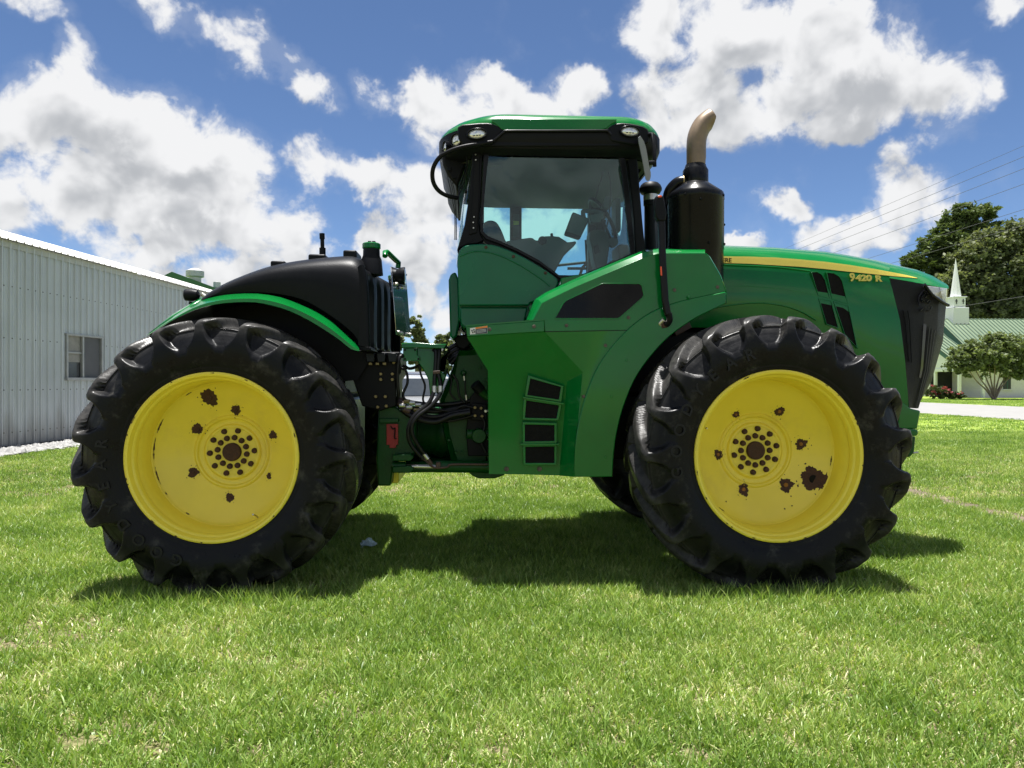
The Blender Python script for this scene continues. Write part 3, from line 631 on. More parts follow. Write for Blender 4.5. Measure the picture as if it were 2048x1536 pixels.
# polished plate, its bolts, green hand rail and work lamp in the gap
v = [P(783,533,5.80), P(812,543,6.11), P(822,676,6.11), P(793,669,5.80)]
pm = mk('polished_plate', v + [p + Vector((-.012, .002, 0)) for p in v], [[0,1,2,3],[7,6,5,4],[0,1,5,4],[1,2,6,5],[2,3,7,6],[3,0,4,7]], MIRROR, TR, None, .003)
for q in ((791,568,5.85),(802,575,5.94),(795,664,5.81),(801,666,5.86),(811,668,5.95),(818,669,6.01),(809,549,6.02)):
    lathe('plate_bolt', [(.0,.016),(.010,.015),(.014,.006),(.014,-.006)], P(*q) + Vector((.006,0,0)), STEEL, pm, 'X', 10)
tube('hand_rail', [P(770,512,5.75), P(770,505,5.78), P(774,504,5.8), P(792,521,5.95), P(797,525,6.0), P(796,536,6.0)], .022, GREEN, TR, 12, curve=False)
lmp = lathe('tank_lamp', [(0,-.03),(.05,-.02),(.07,.02),(.075,.05),(.07,.055),(0,.045)], P(797, 552, 5.92), BLACKP, TR, 'X', 24)
lathe('lamp_lens', [(0,.062),(.05,.060),(.066,.054)], P(797, 552, 5.92), LAMP, lmp, 'X', 24)
# work lamp at the rear corner of the fender
c = P(384, 590, 5.35)
wl = lathe('work_lamp', [(0,-.052),(.032,-.052),(.043,-.042),(.046,0),(.036,.042),(.02,.052),(0,.056)], c, BLACKP, TR, 'X', 26)
lathe('lamp_lens', [(0,-.058),(.028,-.056),(.042,-.048)], c, LAMP, wl, 'X', 26)
tube('lamp_stalk', [c + Vector((0,0,-.05)), c + Vector((-.005,0,-.16))], .022, BLACKP, wl, 12)
tube('lamp_bracket', [c + Vector((.07,0,.01)), c + Vector((.12,0,-.03)), c + Vector((.16,0,-.06))], .014, STEEL, wl, 10)

# ------------------------------------------------------------------ front side panels and fender (near side and mirrored far side)
arc_in = spl([(1225,954),(1228,905),(1236,855),(1250,805),(1272,755),(1302,712),(1340,672),(1385,640),(1420,622),(1452,607)], 4)
arc_out = spl([(1148,954),(1150,900),(1156,850),(1170,795),(1192,740),(1222,695),(1258,657),(1300,626),(1350,606),(1400,594),(1452,583)], 4)
def both(fn):
    fn(1); fn(-1)
def plateS(name, pts, Y, T, mt, sgn, bevel=.006):
    o = plate(name, pts, Y, T, mt, TR, bevel)
    if sgn < 0:
        o.data.transform(Matrix.Translation((0, 2*YC, 0)) @ Matrix.Diagonal((1, -1, 1, 1))); o.data.flip_normals()
    return o
SCREW = None
def screw(px, py, Y, par=None, r=.016):
    lathe('panel_screw', [(0,-.006),(r*.45,-.006),(r*.5,-.004),(r*.9,-.0045),(r,-.001),(r,.002)], P(px, py, Y), SCREWM, par or TR, 'Y', 14)
SCREWM = mat('panel_screw_rust', (.10, .085, .065), .6, metal=.4, var=.5, vscale=40)
for s in (1, -1):
    plateS('front_fender', [(x, y) for x, y in arc_in] + [(x, y) for x, y in arc_out[::-1]], 4.885, .03, GREEN, s, .007)
    # liner of the wheel arch
    fl = (lambda p: p) if s > 0 else mirY
    grid('arch_liner', [[fl(P(x, y, 4.90)) for x, y in arc_in], [fl(P(x, y, 4.90) + Vector((0, .35, 0))) for x, y in arc_in], [fl(P(x, y, 4.90) + Vector((0, .8, 0))) for x, y in arc_in]], BLACKM, TR, 40)
    up_ = [(1066,640),(1083,606),(1100,597),(1150,573),(1292,513),(1318,506),(1410,506),(1418,512),(1440,550),(1452,582)]
    arcu = [q for q in arc_out if q[1] <= 661]
    pts = up_ + arcu[::-1] + [(1255,661),(1090,664),(1088,641)]
    plateS('upper_side_panel', pts, 4.90, .04, GREEN, s, .008)
    # rounded top edge catching the sun
    e = [(1066,640),(1083,606),(1100,597),(1150,573),(1220,543.5),(1292,513),(1318,506),(1365,506),(1410,506)]
    o = [(-12,0),(-12,-8),(-9,-12),(-6,-13),(-6,-13),(-6,-12),(0,-9),(0,-7),(0,-7)]
    grid('panel_top_edge', [[fl(P(x, y, 4.903)) for x, y in e], [fl(P(x + a*.5, y + b*.72, 4.93)) for (x, y), (a, b) in zip(e, o)], [fl(P(x + a, y + b, 4.985)) for (x, y), (a, b) in zip(e, o)], [fl(P(x + a, y + b, 4.985) + Vector((0, .36, .01))) for (x, y), (a, b) in zip(e, o)]], GREEN, TR, 25)
    fr = [(1410,506),(1418,512),(1440,550),(1452,582),(1452,607)]
    grid('panel_front_edge', [[fl(P(x, y, 4.90)) for x, y in fr], [fl(P(x+1.5, y, 4.915)) for x, y in fr], [fl(P(x+1.5, y, 4.915) + Vector((0,.5,0))) for x, y in fr]], GREEN, TR, 30)
    # lower facetted skirt with the vents
    V = [fl(P(*q)) for q in ((934,674,4.90),(1035,667,4.90),(1090,664,4.90),(1255,661,4.90),(1166,745,4.90),(1149,954,4.90),(976,741,5.06),(1046,743,5.06),(1134,762,5.04),(1118,951,5.06),(978,948,5.06),(1158,830,4.90),(1050,949,5.06))]
    ao = [q for q in arc_out if q[1] > 661]; k0 = len(V); V += [fl(P(x, y, 4.90)) for x, y in ao]; ka = list(range(k0, k0+len(ao)))
    fc = [[0,1,7,6],[1,2,8,7],[2,4,8],[4,11,8],[11,5,9,8],[6,7,12,10],[7,8,9,12],[2,3] + ka[::-1] + [5,11,4]]
    sk = mk('side_skirt', V, fc, GREEN, TR, None, .007)
    # strip above it
    sp = plateS('skirt_top_strip', [(932,653),(1088,641),(1089,663.5),(1035,666.5),(934,673.5)], 4.893, .05, GREEN, s, .005)
    fl2 = [fl(P(932,653,4.893)), fl(P(1088,641,4.893)), fl(P(1088,641,4.893)+Vector((0,.4,.005))), fl(P(932,653,4.893)+Vector((0,.4,.005)))]
    mk('step_top', fl2, [[0,1,2,3]], GREEN, TR).modifiers.new('t', 'SOLIDIFY').thickness = .01
    plateS('skirt_rear_edge', [(934,674),(976,741),(978,948),(984,948),(982,741),(940,674)], 5.062, .5, GREEN, s, .003)
    if s < 0: continue
    # vents
    for (pts, nm) in (([(1061,757),(1122,774),(1118,799),(1055,790)], 1), ([(1053,801),(1118,811),(1113,837),(1050,835.5)], 2), ([(1050,849),(1109,850.5),(1109,882),(1050,883)], 3), ([(1051,894),(1109,893),(1109,926),(1051,926)], 4)):
        cxx = sum(p[0] for p in pts)/4; cyy = sum(p[1] for p in pts)/4
        plate('vent_screen', pts, 5.030, .03, SCREEN, sk, .002)
        outer = [(cxx + (x-cxx)*1.17, cyy + (y-cyy)*1.30) for x, y in pts]
        ring('vent_frame', outer, [(cxx + (x-cxx)*1.0, cyy + (y-cyy)*1.0) for x, y in pts], 5.022, .04, GREEN, sk, .004)
    for pts in ([(1046,793),(1128,806),(1127,810),(1046,797)], [(1041,887),(1119,887),(1119,891),(1041,891)]):
        plate('vent_bar', pts, 5.005, .05, GREEN, sk, .003)
    for q in ((1013,938,5.055),(1079,938,5.055)): screw(*q, sk, .017)
    for q in ((1068,653,4.892),(979,659,4.892)): screw(*q, sp, .013)
    for q in ((1133,651),(1257,635),(1211,691),(1167,793),(1154,914)): screw(q[0], q[1], 4.899, None, .0125)
    for q in ((1349,580),(1435,574)): screw(q[0], q[1], 4.899, None, .0125)
    for q in ((1378,594),(1253,720),(1223,793),(1211,914)): lathe('fender_rivet', [(0,-.004),(.008,-.004),(.011,0)], P(q[0], q[1], 4.886), GREEN, TR, 'Y', 12)
    # warning decal
    dc = plate('warning_decal', [(940,656.5),(975,651.5),(975,666.5),(940,669)], 4.892, .004, WHITEP, TR, 0)
    plate('decal_band', [(951,655),(975,651.7),(975,655.2),(951,658)], 4.8895, .003, ORANGE, dc, 0)
    plate('decal_text_field', [(951,658.5),(974.5,655.6),(974.5,666),(951,667.8)], 4.8895, .003, mat('navy_decal', (.02, .03, .07), .5), dc, 0)
    for i in range(3): plate('decal_line', [(953,660.3+2.4*i),(972,657.8+2.5*i),(972,658.5+2.5*i),(953,661+2.4*i)], 4.8882, .002, WHITEP, dc, 0)
    for q in ((944,661.5),(948,659.8),(945.5,665),(949,663.8)): plate('decal_symbol', [(q[0]-1.2,q[1]-1.6),(q[0]+1.2,q[1]-1.4),(q[0]+1,q[1]+1.4),(q[0]-1.4,q[1]+1.2)], 4.8895, .003, BLACKM, dc, 0)
    # smoked panel
    pw = [(1111,636),(1128,606),(1134,601),(1200,570),(1207,568),(1278,568),(1283,571),(1287,590),(1284,595),(1242,632),(1236,636)]
    cxx, cyy = 1205, 603
    ring('panel_window_frame', [(cxx+(x-cxx)*1.03, cyy+(y-cyy)*1.06) for x, y in pw], pw, 4.893, .03, GREEN, TR, .003)
    plate('smoked_panel', pw, 4.8965, .006, mat('smoked_plastic', (.004, .0036, .0034), .08, var=.5, vscale=9, spec=.16), TR, 0)
    plate('panel_gap', [(1090,662.6),(1255,659.8),(1255,661.2),(1090,664)], 4.8985, .004, BLACKM, TR, 0)
# ------------------------------------------------------------------ hood and nose
ST = [ # per station: (px,py,Y) from the roof line down the near side
 [(1330,487,5.85),(1330,490,5.70),(1330,497,5.60),(1330,509,5.565),(1330,523,5.555),(1330,570,5.54),(1330,612,5.54),(1330,655,5.57)],
 [(1450,491,5.85),(1450,494,5.70),(1450,503,5.60),(1450,513,5.565),(1450,526.5,5.555),(1450,573,5.53),(1450,615,5.54),(1440,655,5.57)],
 [(1550,495,5.85),(1550,498,5.70),(1550,507,5.60),(1550,515.5,5.565),(1550,531,5.555),(1550,579,5.53),(1550,613,5.54),(1545,662,5.57)],
 [(1650,503,5.85),(1650,506,5.70),(1650,515,5.60),(1650,524,5.565),(1650,538.5,5.555),(1650,594,5.53),(1648,645,5.545),(1650,705,5.57)],
 [(1700,511,5.85),(1700,514,5.70),(1700,523,5.60),(1700,530.5,5.565),(1700,544,5.555),(1700,605,5.53),(1700,680,5.545),(1712,765,5.57)],
 [(1750,520,5.85),(1750,523.5,5.70),(1750,532,5.60),(1750,538.5,5.565),(1750,549,5.555),(1755,625,5.53),(1762,700,5.545),(1772,808,5.57)],
 [(1781,527,5.86),(1780,530,5.72),(1779,538,5.62),(1778,544,5.575),(1779,556,5.56),(1800,640,5.54),(1810,720,5.545),(1818,814,5.56)]]
rows = []
for s_ in ST:
    pts = [P(*q) for q in s_]; top = Vector((pts[0].x, YC, pts[0].z + .03)); rows.append(pts[::-1] + [top] + [mirY(p) for p in pts])
hood = grid('hood', rows, GREEN, TR, 28)
nose = []
for s_ in ([(1780,527.5,5.86),(1779,530.5,5.72),(1778.5,538,5.62),(1779,557,5.558)], [(1835,540,5.88),(1835,543,5.75),(1835,551,5.66),(1835,566,5.60)], [(1866,552,5.92),(1868,556,5.80),(1868,562,5.71),(1868,572,5.66)], [(1893,568,5.96),(1896,571,5.86),(1897,573,5.78),(1897,577.5,5.73)]):
    pts = [P(*q) for q in s_]; top = Vector((pts[0].x + .02, YC, pts[0].z + .02)); nose.append(pts[::-1] + [top] + [mirY(p) for p in pts])
grid('hood_nose', nose, GREEN, TR, 30)
# grille shell wrapping round the front
E0 = [(1779,556),(1800,640),(1810,720),(1818,814)]; Em = [(1848,568),(1848,648),(1842,735),(1826,816)]; E1 = [(1893,600),(1886,682),(1863,762),(1833,817)]
gr = []
for a, b, c in zip(E0, Em, E1):
    p0, p1, p2 = P(a[0], a[1], 5.556), P(b[0], b[1], 5.615), P(c[0], c[1], 5.80); p3 = Vector((p2.x + .05, YC, p2.z))
    gr.append([p0, p0.lerp(p1, .5) + Vector((.0, -.004, 0)), p1, p1.lerp(p2, .5) + Vector((.02, -.015, 0)), p2, p3, mirY(p2), mirY(p1), mirY(p0)])
gf = []
for a, b in zip(gr, gr[1:]):
    for k in range(4): gf.append([p.lerp(q, k/4) for p, q in zip(a, b)])
gf.append(gr[-1])
GRM = mat('grille_mesh', (.007, .007, .0075), .38, spec=.2, var=.3, vscale=30, bump=.8, bscale=420)
grille = grid('grille', gf, GRM, TR, 40)
for (c0, c1, f, mt) in ((2,3,.35,GREYP),(2,3,.55,GREYP),(2,3,.75,GREYP),(0,1,.35,BLACKP),(0,1,.7,BLACKP)):
    line = [r[c0].lerp(r[c1], f) + Vector((.004, -.006, 0)) for r in gf]
    a_, b_ = (4, len(line)) if c0 == 2 else (3, 9)
    tube('grille_slat', line[a_:b_], .0045, mat('dark_slat', (.035, .035, .036), .45) if c0 == 2 else mt, grille, 6, curve=False)
pn = [r[1].lerp(r[2], .9) + Vector((.003, -.004, 0)) for r in gf]; pn2 = [r[2].lerp(r[3], .12) + Vector((.004, -.006, 0)) for r in gf]
grid('grille_panel', [pn[4:10], pn2[4:10]], mat('grille_glossy_strip', (.03, .03, .032), .15), grille, 30)
# emblem: leaping outline in raised strokes
for st_ in ([(1836,604),(1838,594),(1843,586),(1848,580)], [(1842,600),(1846,590),(1853,584)], [(1850,596),(1854,590),(1859,588)], [(1843,603),(1847,601),(1849,604)], [(1853,604),(1857,600),(1860,603),(1856,607)], [(1837,612),(1838,603)], [(1840,622),(1846,617)], [(1853,622),(1860,620),(1863,612)]):
    tube('emblem_stroke', [P(x, y, 5.605 + (x-1845)*.0016) for x, y in st_], .0055, BLACKG, grille, 6)
for s in (1, -1):
    fl = (lambda p: p) if s > 0 else mirY
    hl = [(1853,571.5,5.595),(1895,577,5.70),(1893,606,5.75),(1880,599,5.69),(1866,588,5.63)]
    v = [fl(P(*q)) for q in hl]
    h_ = mk('headlight', v + [p + Vector((-.06, .05*s, 0)) for p in v], [[0,1,2,3,4],[9,8,7,6,5]] + [[i,(i+1)%5,5+(i+1)%5,5+i] for i in range(5)], LAMP, TR, None, .004)
    mk('lamp_lens', [p + Vector((.004,-.008*s,0)) for p in v], [[0,1,2,3,4]], CLEAR, h_)
    mk('lamp_divider', [fl(P(*q)) + Vector((.002,-.006*s,0)) for q in ((1876,574.5,5.65),(1878,574.7,5.655),(1884,601,5.705),(1882,600,5.695))], [[0,1,2,3]], GREYP, h_)
    lo_ = [fl(P(*q)) + Vector((.006,-.008*s,0)) for q in ((1846,569,5.575),(1858,586,5.612),(1872,598,5.662),(1884,606,5.71),(1894,611,5.755))]
    tube('headlight_bezel', lo_, .013, BLACKG, h_, 8)
    # bumper weights at the foot of the nose
    pts = [(1800,800),(1817,813),(1823,817),(1842,821.5),(1835,858),(1795,858)]
    plateS('nose_foot', pts, 5.55, .45, GREEN, s, .012)
    plateS('bumper', [(1798,858.5),(1836,858.5),(1838,864),(1836,872),(1800,874)], 5.54, .46, GREEN, s, .014)
    plateS('bumper_base', [(1800,874),(1832,873),(1829,905),(1820,915),(1800,910)], 5.58, .42, GREEND, s, .012)
tube('bumper_bolt', [P(1826,906,5.6), P(1836,905,5.6)], .008, STEEL, TR, 8)
# stripe, lettering, vents, creases on the hood side
sp_pts = [((1446,512.6),(1446,526)),((1500,513.2),(1500,527.5)),((1550,515),(1550,530.5)),((1600,518.8),(1600,533.5)),((1650,523.5),(1650,538)),((1700,530),(1700,543.6)),((1750,538),(1750,548.6)),((1790,545.5),(1790,552.5)),((1815,550.5),(1815,554.5)),((1834,555.5),(1835,556.5))]
def hoodY(px): return 5.556
for s in (1, -1):
    fl = (lambda p: p) if s > 0 else mirY
    if s > 0: sp_pts = [((1360,510),(1360,524))] + sp_pts
    def yb(px): return 0 if px < 1780 else (px - 1780) / 55 * .047
    R0 = [fl(P(a[0], a[1], 5.5535 + yb(a[0]))) for a, b in sp_pts]; R1 = [fl(P(b[0], b[1], 5.5445 + yb(b[0]))) for a, b in sp_pts]
    strp = grid('yellow_stripe', [R0, R1], YSTRIPE, TR, 30)
    for k in range(1, 8):
        f = k/8; o = Vector((0, -.0012*s, 0))
        grid('stripe_line', [[p.lerp(q, f-.012)+o for p, q in zip(R0, R1)], [p.lerp(q, f+.012)+o for p, q in zip(R0, R1)]], mat('stripe_line', (.38, .31, .04), .5, var=0) if k == 1 and s == 1 else bpy.data.materials['stripe_line'], strp, 30)
    grid('stripe_border', [[p + Vector((0,-.001*s,0)) for p in R1], [p + Vector((0,-.001*s,-.006)) for p in R1]], BLACKM, strp, 30)
def on_side(px, py, Y): 
    return Matrix.Translation(P(px, py, Y)) @ Matrix.Rotation(math.pi/2, 4, 'X')
textmesh('stripe_lettering', 'JOHN DEERE', .050, .001, BLACKM, strp, on_side(1463.5, 521, 5.541), align='RIGHT', bold=.0009)
textmesh('model_number', '9', .088, .0015, YSTRIPE, hood, on_side(1704.5, 555.3, 5.532) , bold=.003)
textmesh('model_number', '420', .066, .0015, YSTRIPE, hood, on_side(1727.5, 556.5, 5.532) @ Matrix.Diagonal((1.32,1,1,1)), bold=.003)
textmesh('model_number', 'R', .066, .0015, YSTRIPE, hood, on_side(1757, 557.5, 5.532) @ Matrix.Diagonal((1.3,1,1,1)), bold=.003)
for pts in ([(1624,545),(1634,544),(1643,549),(1650,560),(1659,595.5),(1637,590)], [(1654.5,545.5),(1668,547),(1678,553),(1684,562),(1695,606),(1665,597)], [(1639,598),(1662,602.5),(1676,655),(1654,648)], [(1669,604),(1696.5,612),(1714,694.5),(1690,668)]):
    cxx = sum(p[0] for p in pts)/len(pts); cyy = sum(p[1] for p in pts)/len(pts)
    sv = plate('hood_vent', pts, 5.534, .03, SCREEN, TR, .002)
    ring('vent_frame', [(cxx+(x-cxx)*1.10+.0, cyy+(y-cyy)*1.06) for x, y in pts], pts, 5.5275, .03, GREEN, sv, .003)
for pts in ([(1448,573.5),(1500,573),(1550,577),(1600,584),(1636,591)], [(1372,640),(1400,624),(1450,612),(1510,606),(1560,610),(1600,622),(1632,640)], [(1448,529.5),(1550,534),(1620,542)]):
    tube('hood_crease', [P(x, y, 5.533 + (.008 if y < 545 else .003)) for x, y in pts], .006, GREEN, hood, 8)
# dark bracket under the hood edge near the arm
plate('hood_bracket', [(1347,657),(1378,642),(1384,655),(1352,672)], 5.2, .12, COPPER, TR, .004)
# exhaust stack
mx = P(1391, 450, 5.42); rM = 56/F*5.42
def zz(py, Y=5.42): return ZO(1391, py, Y)
muf = lathe('muffler', [(rM*.98,zz(600)),(rM*.98,zz(503)),(rM*1.0,zz(501)),(rM,zz(404)),(rM*1.012,zz(403)),(rM*1.012,zz(394)),(rM*.98,zz(389)),(rM*.55,zz(371)),(rM*.45,zz(366))], (mx.x, mx.y, 0), BLACKG, TR, 'Z', 48)
lathe('stack_collar', [(rM*.43,zz(374)),(rM*.455,zz(372)),(rM*.455,zz(342)),(rM*.40,zz(337)),(rM*.36,zz(330)),(rM*.3,zz(330))], (mx.x, mx.y, 0), BLACKG, muf, 'Z', 36)
def stack():
    rp = 19.5/F*5.42; c = [(1392.5,333),(1392.5,310),(1392.5,292),(1394,276),(1398.5,262),(1405.5,250),(1415,241),(1424,235.5)]
    pts = cat([P(x, y, 5.42) for x, y in c], 5); n = 28; v = []; f = []; m = len(pts)
    for i, p in enumerate(pts):
        t = (pts[min(i+1,m-1)] - pts[max(i-1,0)]).normalized(); y = Vector((0,1,0)); x = y.cross(t).normalized()
        for k in range(n):
            a = 2*math.pi*k/n; q = p + (x*math.cos(a) + y*math.sin(a))*rp
            v.append(q)
    # slanted mouth: shear the last ring so that it faces forward
    cut = P(1431, 240, 5.42).x
    for i in range(m):
        for k in range(n):
            q = v[i*n+k]; 
            if q.x > cut - (P(1391,219,5.42).z - q.z)*.22: q.x = cut - (P(1391,219,5.42).z - q.z)*.22
    for i in range(m-1):
        for k in range(n): f.append([i*n+k, i*n+(k+1)%n, (i+1)*n+(k+1)%n, (i+1)*n+k])
    o = mk('exhaust_stack', v, f, TANPIPE, muf, 40); o.modifiers.new('t', 'SOLIDIFY').thickness = .004
stack()
tube('exhaust_elbow', [P(1371,364,5.44), P(1356,366,5.46), P(1342,380,5.48), P(1337,396,5.5), P(1336,412,5.5)], .052*.9, BLACKG, muf, 16)
tube('elbow_clamp', [P(1372,364,5.44), P(1366,364.5,5.445)], .054, BRASS, muf, 16)
for q in ((1358,400),(1384,412),(1435,399),(1447,452),(1440,493),(1400,496)):
    d = P(q[0], q[1], 5.42) - Vector((mx.x, mx.y, 0)); 
    dx = max(-.98, min(.98, d.x / rM)); lathe('muffler_bolt', [(0,-.012),(.008,-.011),(.011,0)], Vector((mx.x + dx*rM, mx.y - math.sqrt(1-dx*dx)*rM*1.0, d.z)), BLACKM, muf, 'Y', 8)
plate('heat_shield', [(1326,412),(1340,404),(1342,498),(1322,498),(1318,440)], 5.55, .15, BLACKM, muf, .01)
# intake pre-cleaner standing behind the cab corner
ic = P(1301, 430, 6.25); 
def zi(py): return ZO(1301, py, 6.25)
pc = lathe('intake_stack', [(.055,zi(520)),(.055,zi(412)),(.062,zi(411)),(.062,zi(389)),(.085,zi(387)),(.100,zi(381)),(.100,zi(377)),(.088,zi(371)),(.07,zi(367)),(0,zi(366))], (ic.x, ic.y, 0), BLACKM, TR, 'Z', 30)
lathe('intake_band', [(.0635,zi(402)),(.0635,zi(390))], (ic.x, ic.y, 0), STEEL, pc, 'Z', 30, cap=False)
# folded extremity-light arm on the near side
am = plate('light_arm', [(1317,440),(1331,440),(1333,520),(1338,600),(1343,628),(1331,632),(1325,600),(1320,520)], 4.83, .035, BLACKG, TR, .008)
plate('arm_lamp', [(1310,400),(1313,391),(1322,388.5),(1328,393),(1334,425),(1331,442),(1317,442),(1312,432)], 4.82, .06, BLACKP, am, .010)
plate('arm_reflector', [(1316,391.5),(1323,390.5),(1324,394),(1317,395)], 4.815, .01, REFLECT, am, .002)
plate('arm_reflector', [(1320.5,533),(1323.5,533),(1324.5,551),(1321.5,551)], 4.826, .006, REFLECT, am, .001)
tube('arm_elbow', [P(1337,626,4.85), P(1339,640,4.86), P(1334,648,4.88), P(1328,646,4.9)], .022, BLACKP, am, 12)
tube('arm_hinge', [P(1327,640,4.87), P(1320,648,4.89), P(1326,654,4.9)], .014, STEEL, am, 10); plate('hinge_block', [(1322,642),(1334,640),(1336,655),(1324,656)], 4.875, .04, RUST, am, .004)
# ------------------------------------------------------------------ cab
YN, YF = 5.30, 6.80
cab = plate('cab', spl([(916,560),(915,520),(920,500),(932,491),(955,488),(985,489.5),(1015,499),(1045,513),(1075,530),(1100,546),(1114,557)], 3) + [(1117,566),(1106,590),(1060,606),(1058,611),(917,611)], 5.16, .2, GREENB, TR, .02)
cab['label'] = 'green moulded cab base with black framed glass above'
plate('cab_base_side', [(916,520),(930,500),(1000,500),(1110,560),(1117,566),(1117,640),(916,640)], 5.22, 1.66, GREENB, cab, .02)
# a crease where the moulding steps
tube('moulding_crease', [P(x, y, 5.158) for x, y in [(920,512),(945,503),(975,504),(1005,513),(1045,533),(1080,556),(1100,572)]], .006, GREENB, cab, 8)
for q in ((972,494.5),(1027,513),(1091,546)): lathe('cab_bolt', [(0,-.008),(.008,-.008),(.012,0)], P(q[0], q[1], 5.158), RUST, cab, 'Y', 10)
plate('cab_plinth', [(920,614),(1056,614),(1048,650),(930,656),(921,648)], 5.20, 1.6, GREENB, TR, .012)
plate('plinth_shadow_gap', [(920,610.5),(1057,610.5),(1056,615),(920,615)], 5.23, 1.5, BLACKM, TR, .002)
plate('cab_rear_panel', [(897,560),(901,548),(911,543),(918,560),(920,640),(914,672),(906,679),(900,672)], 5.45, 1.1, GREENB, TR, .015)
plate('cab_mount', [(905,672),(935,668),(940,690),(928,700),(915,695)], 5.55, .9, BLACKM, TR, .01)
plate('door_sill', [(1058,612),(1110,588),(1122,566),(1122,556),(1250,530),(1290,512),(1295,560),(1120,640),(1062,642)], 5.10, .3, GREEN, TR, .01)
# black structural frame of the near side
plate('rear_pillar', [(945,288),(967,288),(966,300),(962,400),(958,450),(962,470),(968,480),(955,487),(935,489),(919,497),(917,505),(914,500),(929,450),(937,400),(944,330)], YN - .02, .10, BLACKP, cab, .01)
pp = plate('pillar_cover', [(950,305),(960,305),(958,400),(954,465),(938,470),(944,420),(947,360)], YN - .032, .02, BLACKM, cab, .005)
for q in ((951.5,309.5),(951.5,320),(948,434),(946.5,445),(947,456)): lathe('pillar_bolt', [(0,-.006),(.005,-.006),(.007,0)], P(q[0], q[1], YN - .033), STEEL, pp, 'Y', 8)
plate('front_pillar', [(1248,288),(1272,288),(1276,330),(1285,440),(1292,507),(1272,519),(1268,440),(1258,340)], YN - .01, .10, BLACKP, cab, .01)
plate('header_rail', [(944,282),(1278,282),(1278,296),(944,296)], YN - .015, .10, BLACKP, cab, .008)
do = [(967,300),(974,292),(1000,291),(1100,291),(1200,291),(1238,293),(1248,302),(1254,340),(1262,420),(1271,512),(1215,537),(1165,556),(1140,558),(1120,557),(1080,528),(1036,504),(1000,488),(972,478),(961,466),(960,440),(963,400),(966,340)]
cxx, cyy = 1105, 420
di = [(978,307),(983,299),(1002,297),(1100,297),(1198,297),(1228,299),(1236,308),(1244,345),(1251,420),(1261,508),(1212,530),(1163,549),(1142,550.5),(1118,550),(1078,520),(1036,497.5),(1000,482),(976,472),(967,463),(965.5,440),(968.5,400),(973,345)]
lo_i = list(range(9, 19)); plate('door_lower_trim', [(do[i][0], do[i][1] + 9) for i in lo_i] + [di[i] for i in lo_i[::-1]], YN - .012, .06, BLACKP, cab, .004)
dr = ring('door', do, di, YN - .035, .03, BLACKG, cab, .003)
plate('door_glass', di, YN - .022, .006, GLASS, cab, 0)
tube('door_latch', [P(930,383,YN-.05), P(934,384,YN-.05)], .014, BLACKM, cab, 10)
# rear glass, sweeping round from the rear pillar
zr0, zr1 = ZO(918, 497, 5.35), ZO(940, 312, 5.35)
rg = []
for f in (0, .5, 1):
    z = zr0 + (zr1 - zr0)*f; xa = XO(933 + 10*f - 3*math.sin(f*3.14), 5.30); xb = XO(914 + 25*f - 2*math.sin(f*3.14), 5.42)
    a = [Vector((xa, 5.31, z)), Vector((xa*.45 + xb*.55, 5.345, z)), Vector((xb, 5.43, z)), Vector((xb - .01, 5.7, z))]; rg.append(a + [Vector((xb - .02, YC, z))] + [mirY(p) for p in a[::-1]])
rgl = grid('rear_glass', rg, GLASS, cab, 60)
tube('rear_wiper', [rg[2][2] + Vector((-.02,-.0,-.05)), rg[1][2] + Vector((-.025,0,.1)), rg[1][2] + Vector((-.025,0,-.12))], .006, BLACKM, rgl, 6)
tube('rear_cable', [rg[2][1] + Vector((-.03,-.02,.0)), P(934,340,5.34), P(925,372,5.38), P(915,397,5.4)], .004, BLACKM, cab, 6)
for dx_ in (0, 4, 7): tube('hanging_cable', [P(893+dx_,345,5.5), P(903+dx_,390,5.5), P(909+dx_*.5,430,5.5), P(909+dx_*.6,480,5.5)], .0028, BLACKM, cab, 5)
# far side: frame, two panes
fx = lambda px: XO(px, YF)
zt_, zb_ = ZO(1050, 381, YF), ZO(1150, 556, YF)
for (a, b) in ((952,968),(1020,1043),(1176,1192)):
    box('far_pillar', (fx(a), YF-.03, zb_-.02), (fx(b), YF+.05, zt_+.05), BLACKP, cab, .008)
box('far_header', (fx(952), YF-.035, zt_), (fx(1215), YF+.055, zt_+.16), BLACKP, cab, .01)
box('far_sill', (fx(952), YF-.035, zb_-.55), (fx(1215), YF+.055, zb_), GREENB, cab, .01)
for (a, b) in ((968,1020),(1043,1176)):
    w_ = bpy.data.objects; v = [Vector((fx(a), YF, zb_)), Vector((fx(b), YF, zb_)), Vector((fx(b), YF, zt_)), Vector((fx(a), YF, zt_))]
    mk('far_glass', v, [[0,1,2,3]], GLASS, cab)
# windscreen and far front pillar
xw0, xw1 = XO(1262, YN), XO(1284, YN)
ws = [[Vector((xw1 + .03*math.sin(math.pi*f)*2.5, YN + .02 + (YF-YN-.04)*f, 2.2)) for f in np.linspace(0,1,7)], [Vector((xw0 + .02 + .03*math.sin(math.pi*f)*2.5, YN + .02 + (YF-YN-.04)*f, 3.16)) for f in np.linspace(0,1,7)]]
grid('windscreen', ws, GLASS, cab, 60)
tube('far_front_pillar', [ws[0][-1] + Vector((0,0,-.1)), ws[1][-1]], .045, BLACKP, cab, 8)
box('cab_floor', (XO(930,5.4), YN+.03, 1.92), (xw1+.02, YF-.04, 1.98), BLACKM, cab, .01)
box('dash_cowl', (XO(1225,5.6), 5.75, 1.95), (xw1-.01, 6.35, 2.42), BLACKP, cab, .05)
sticker = plate('pillar_sticker', [(1026,428),(1039,428),(1039,474),(1026,474)], YF - .033, .003, mat('dark_sticker', (.03,.045,.07), .5), cab, 0)
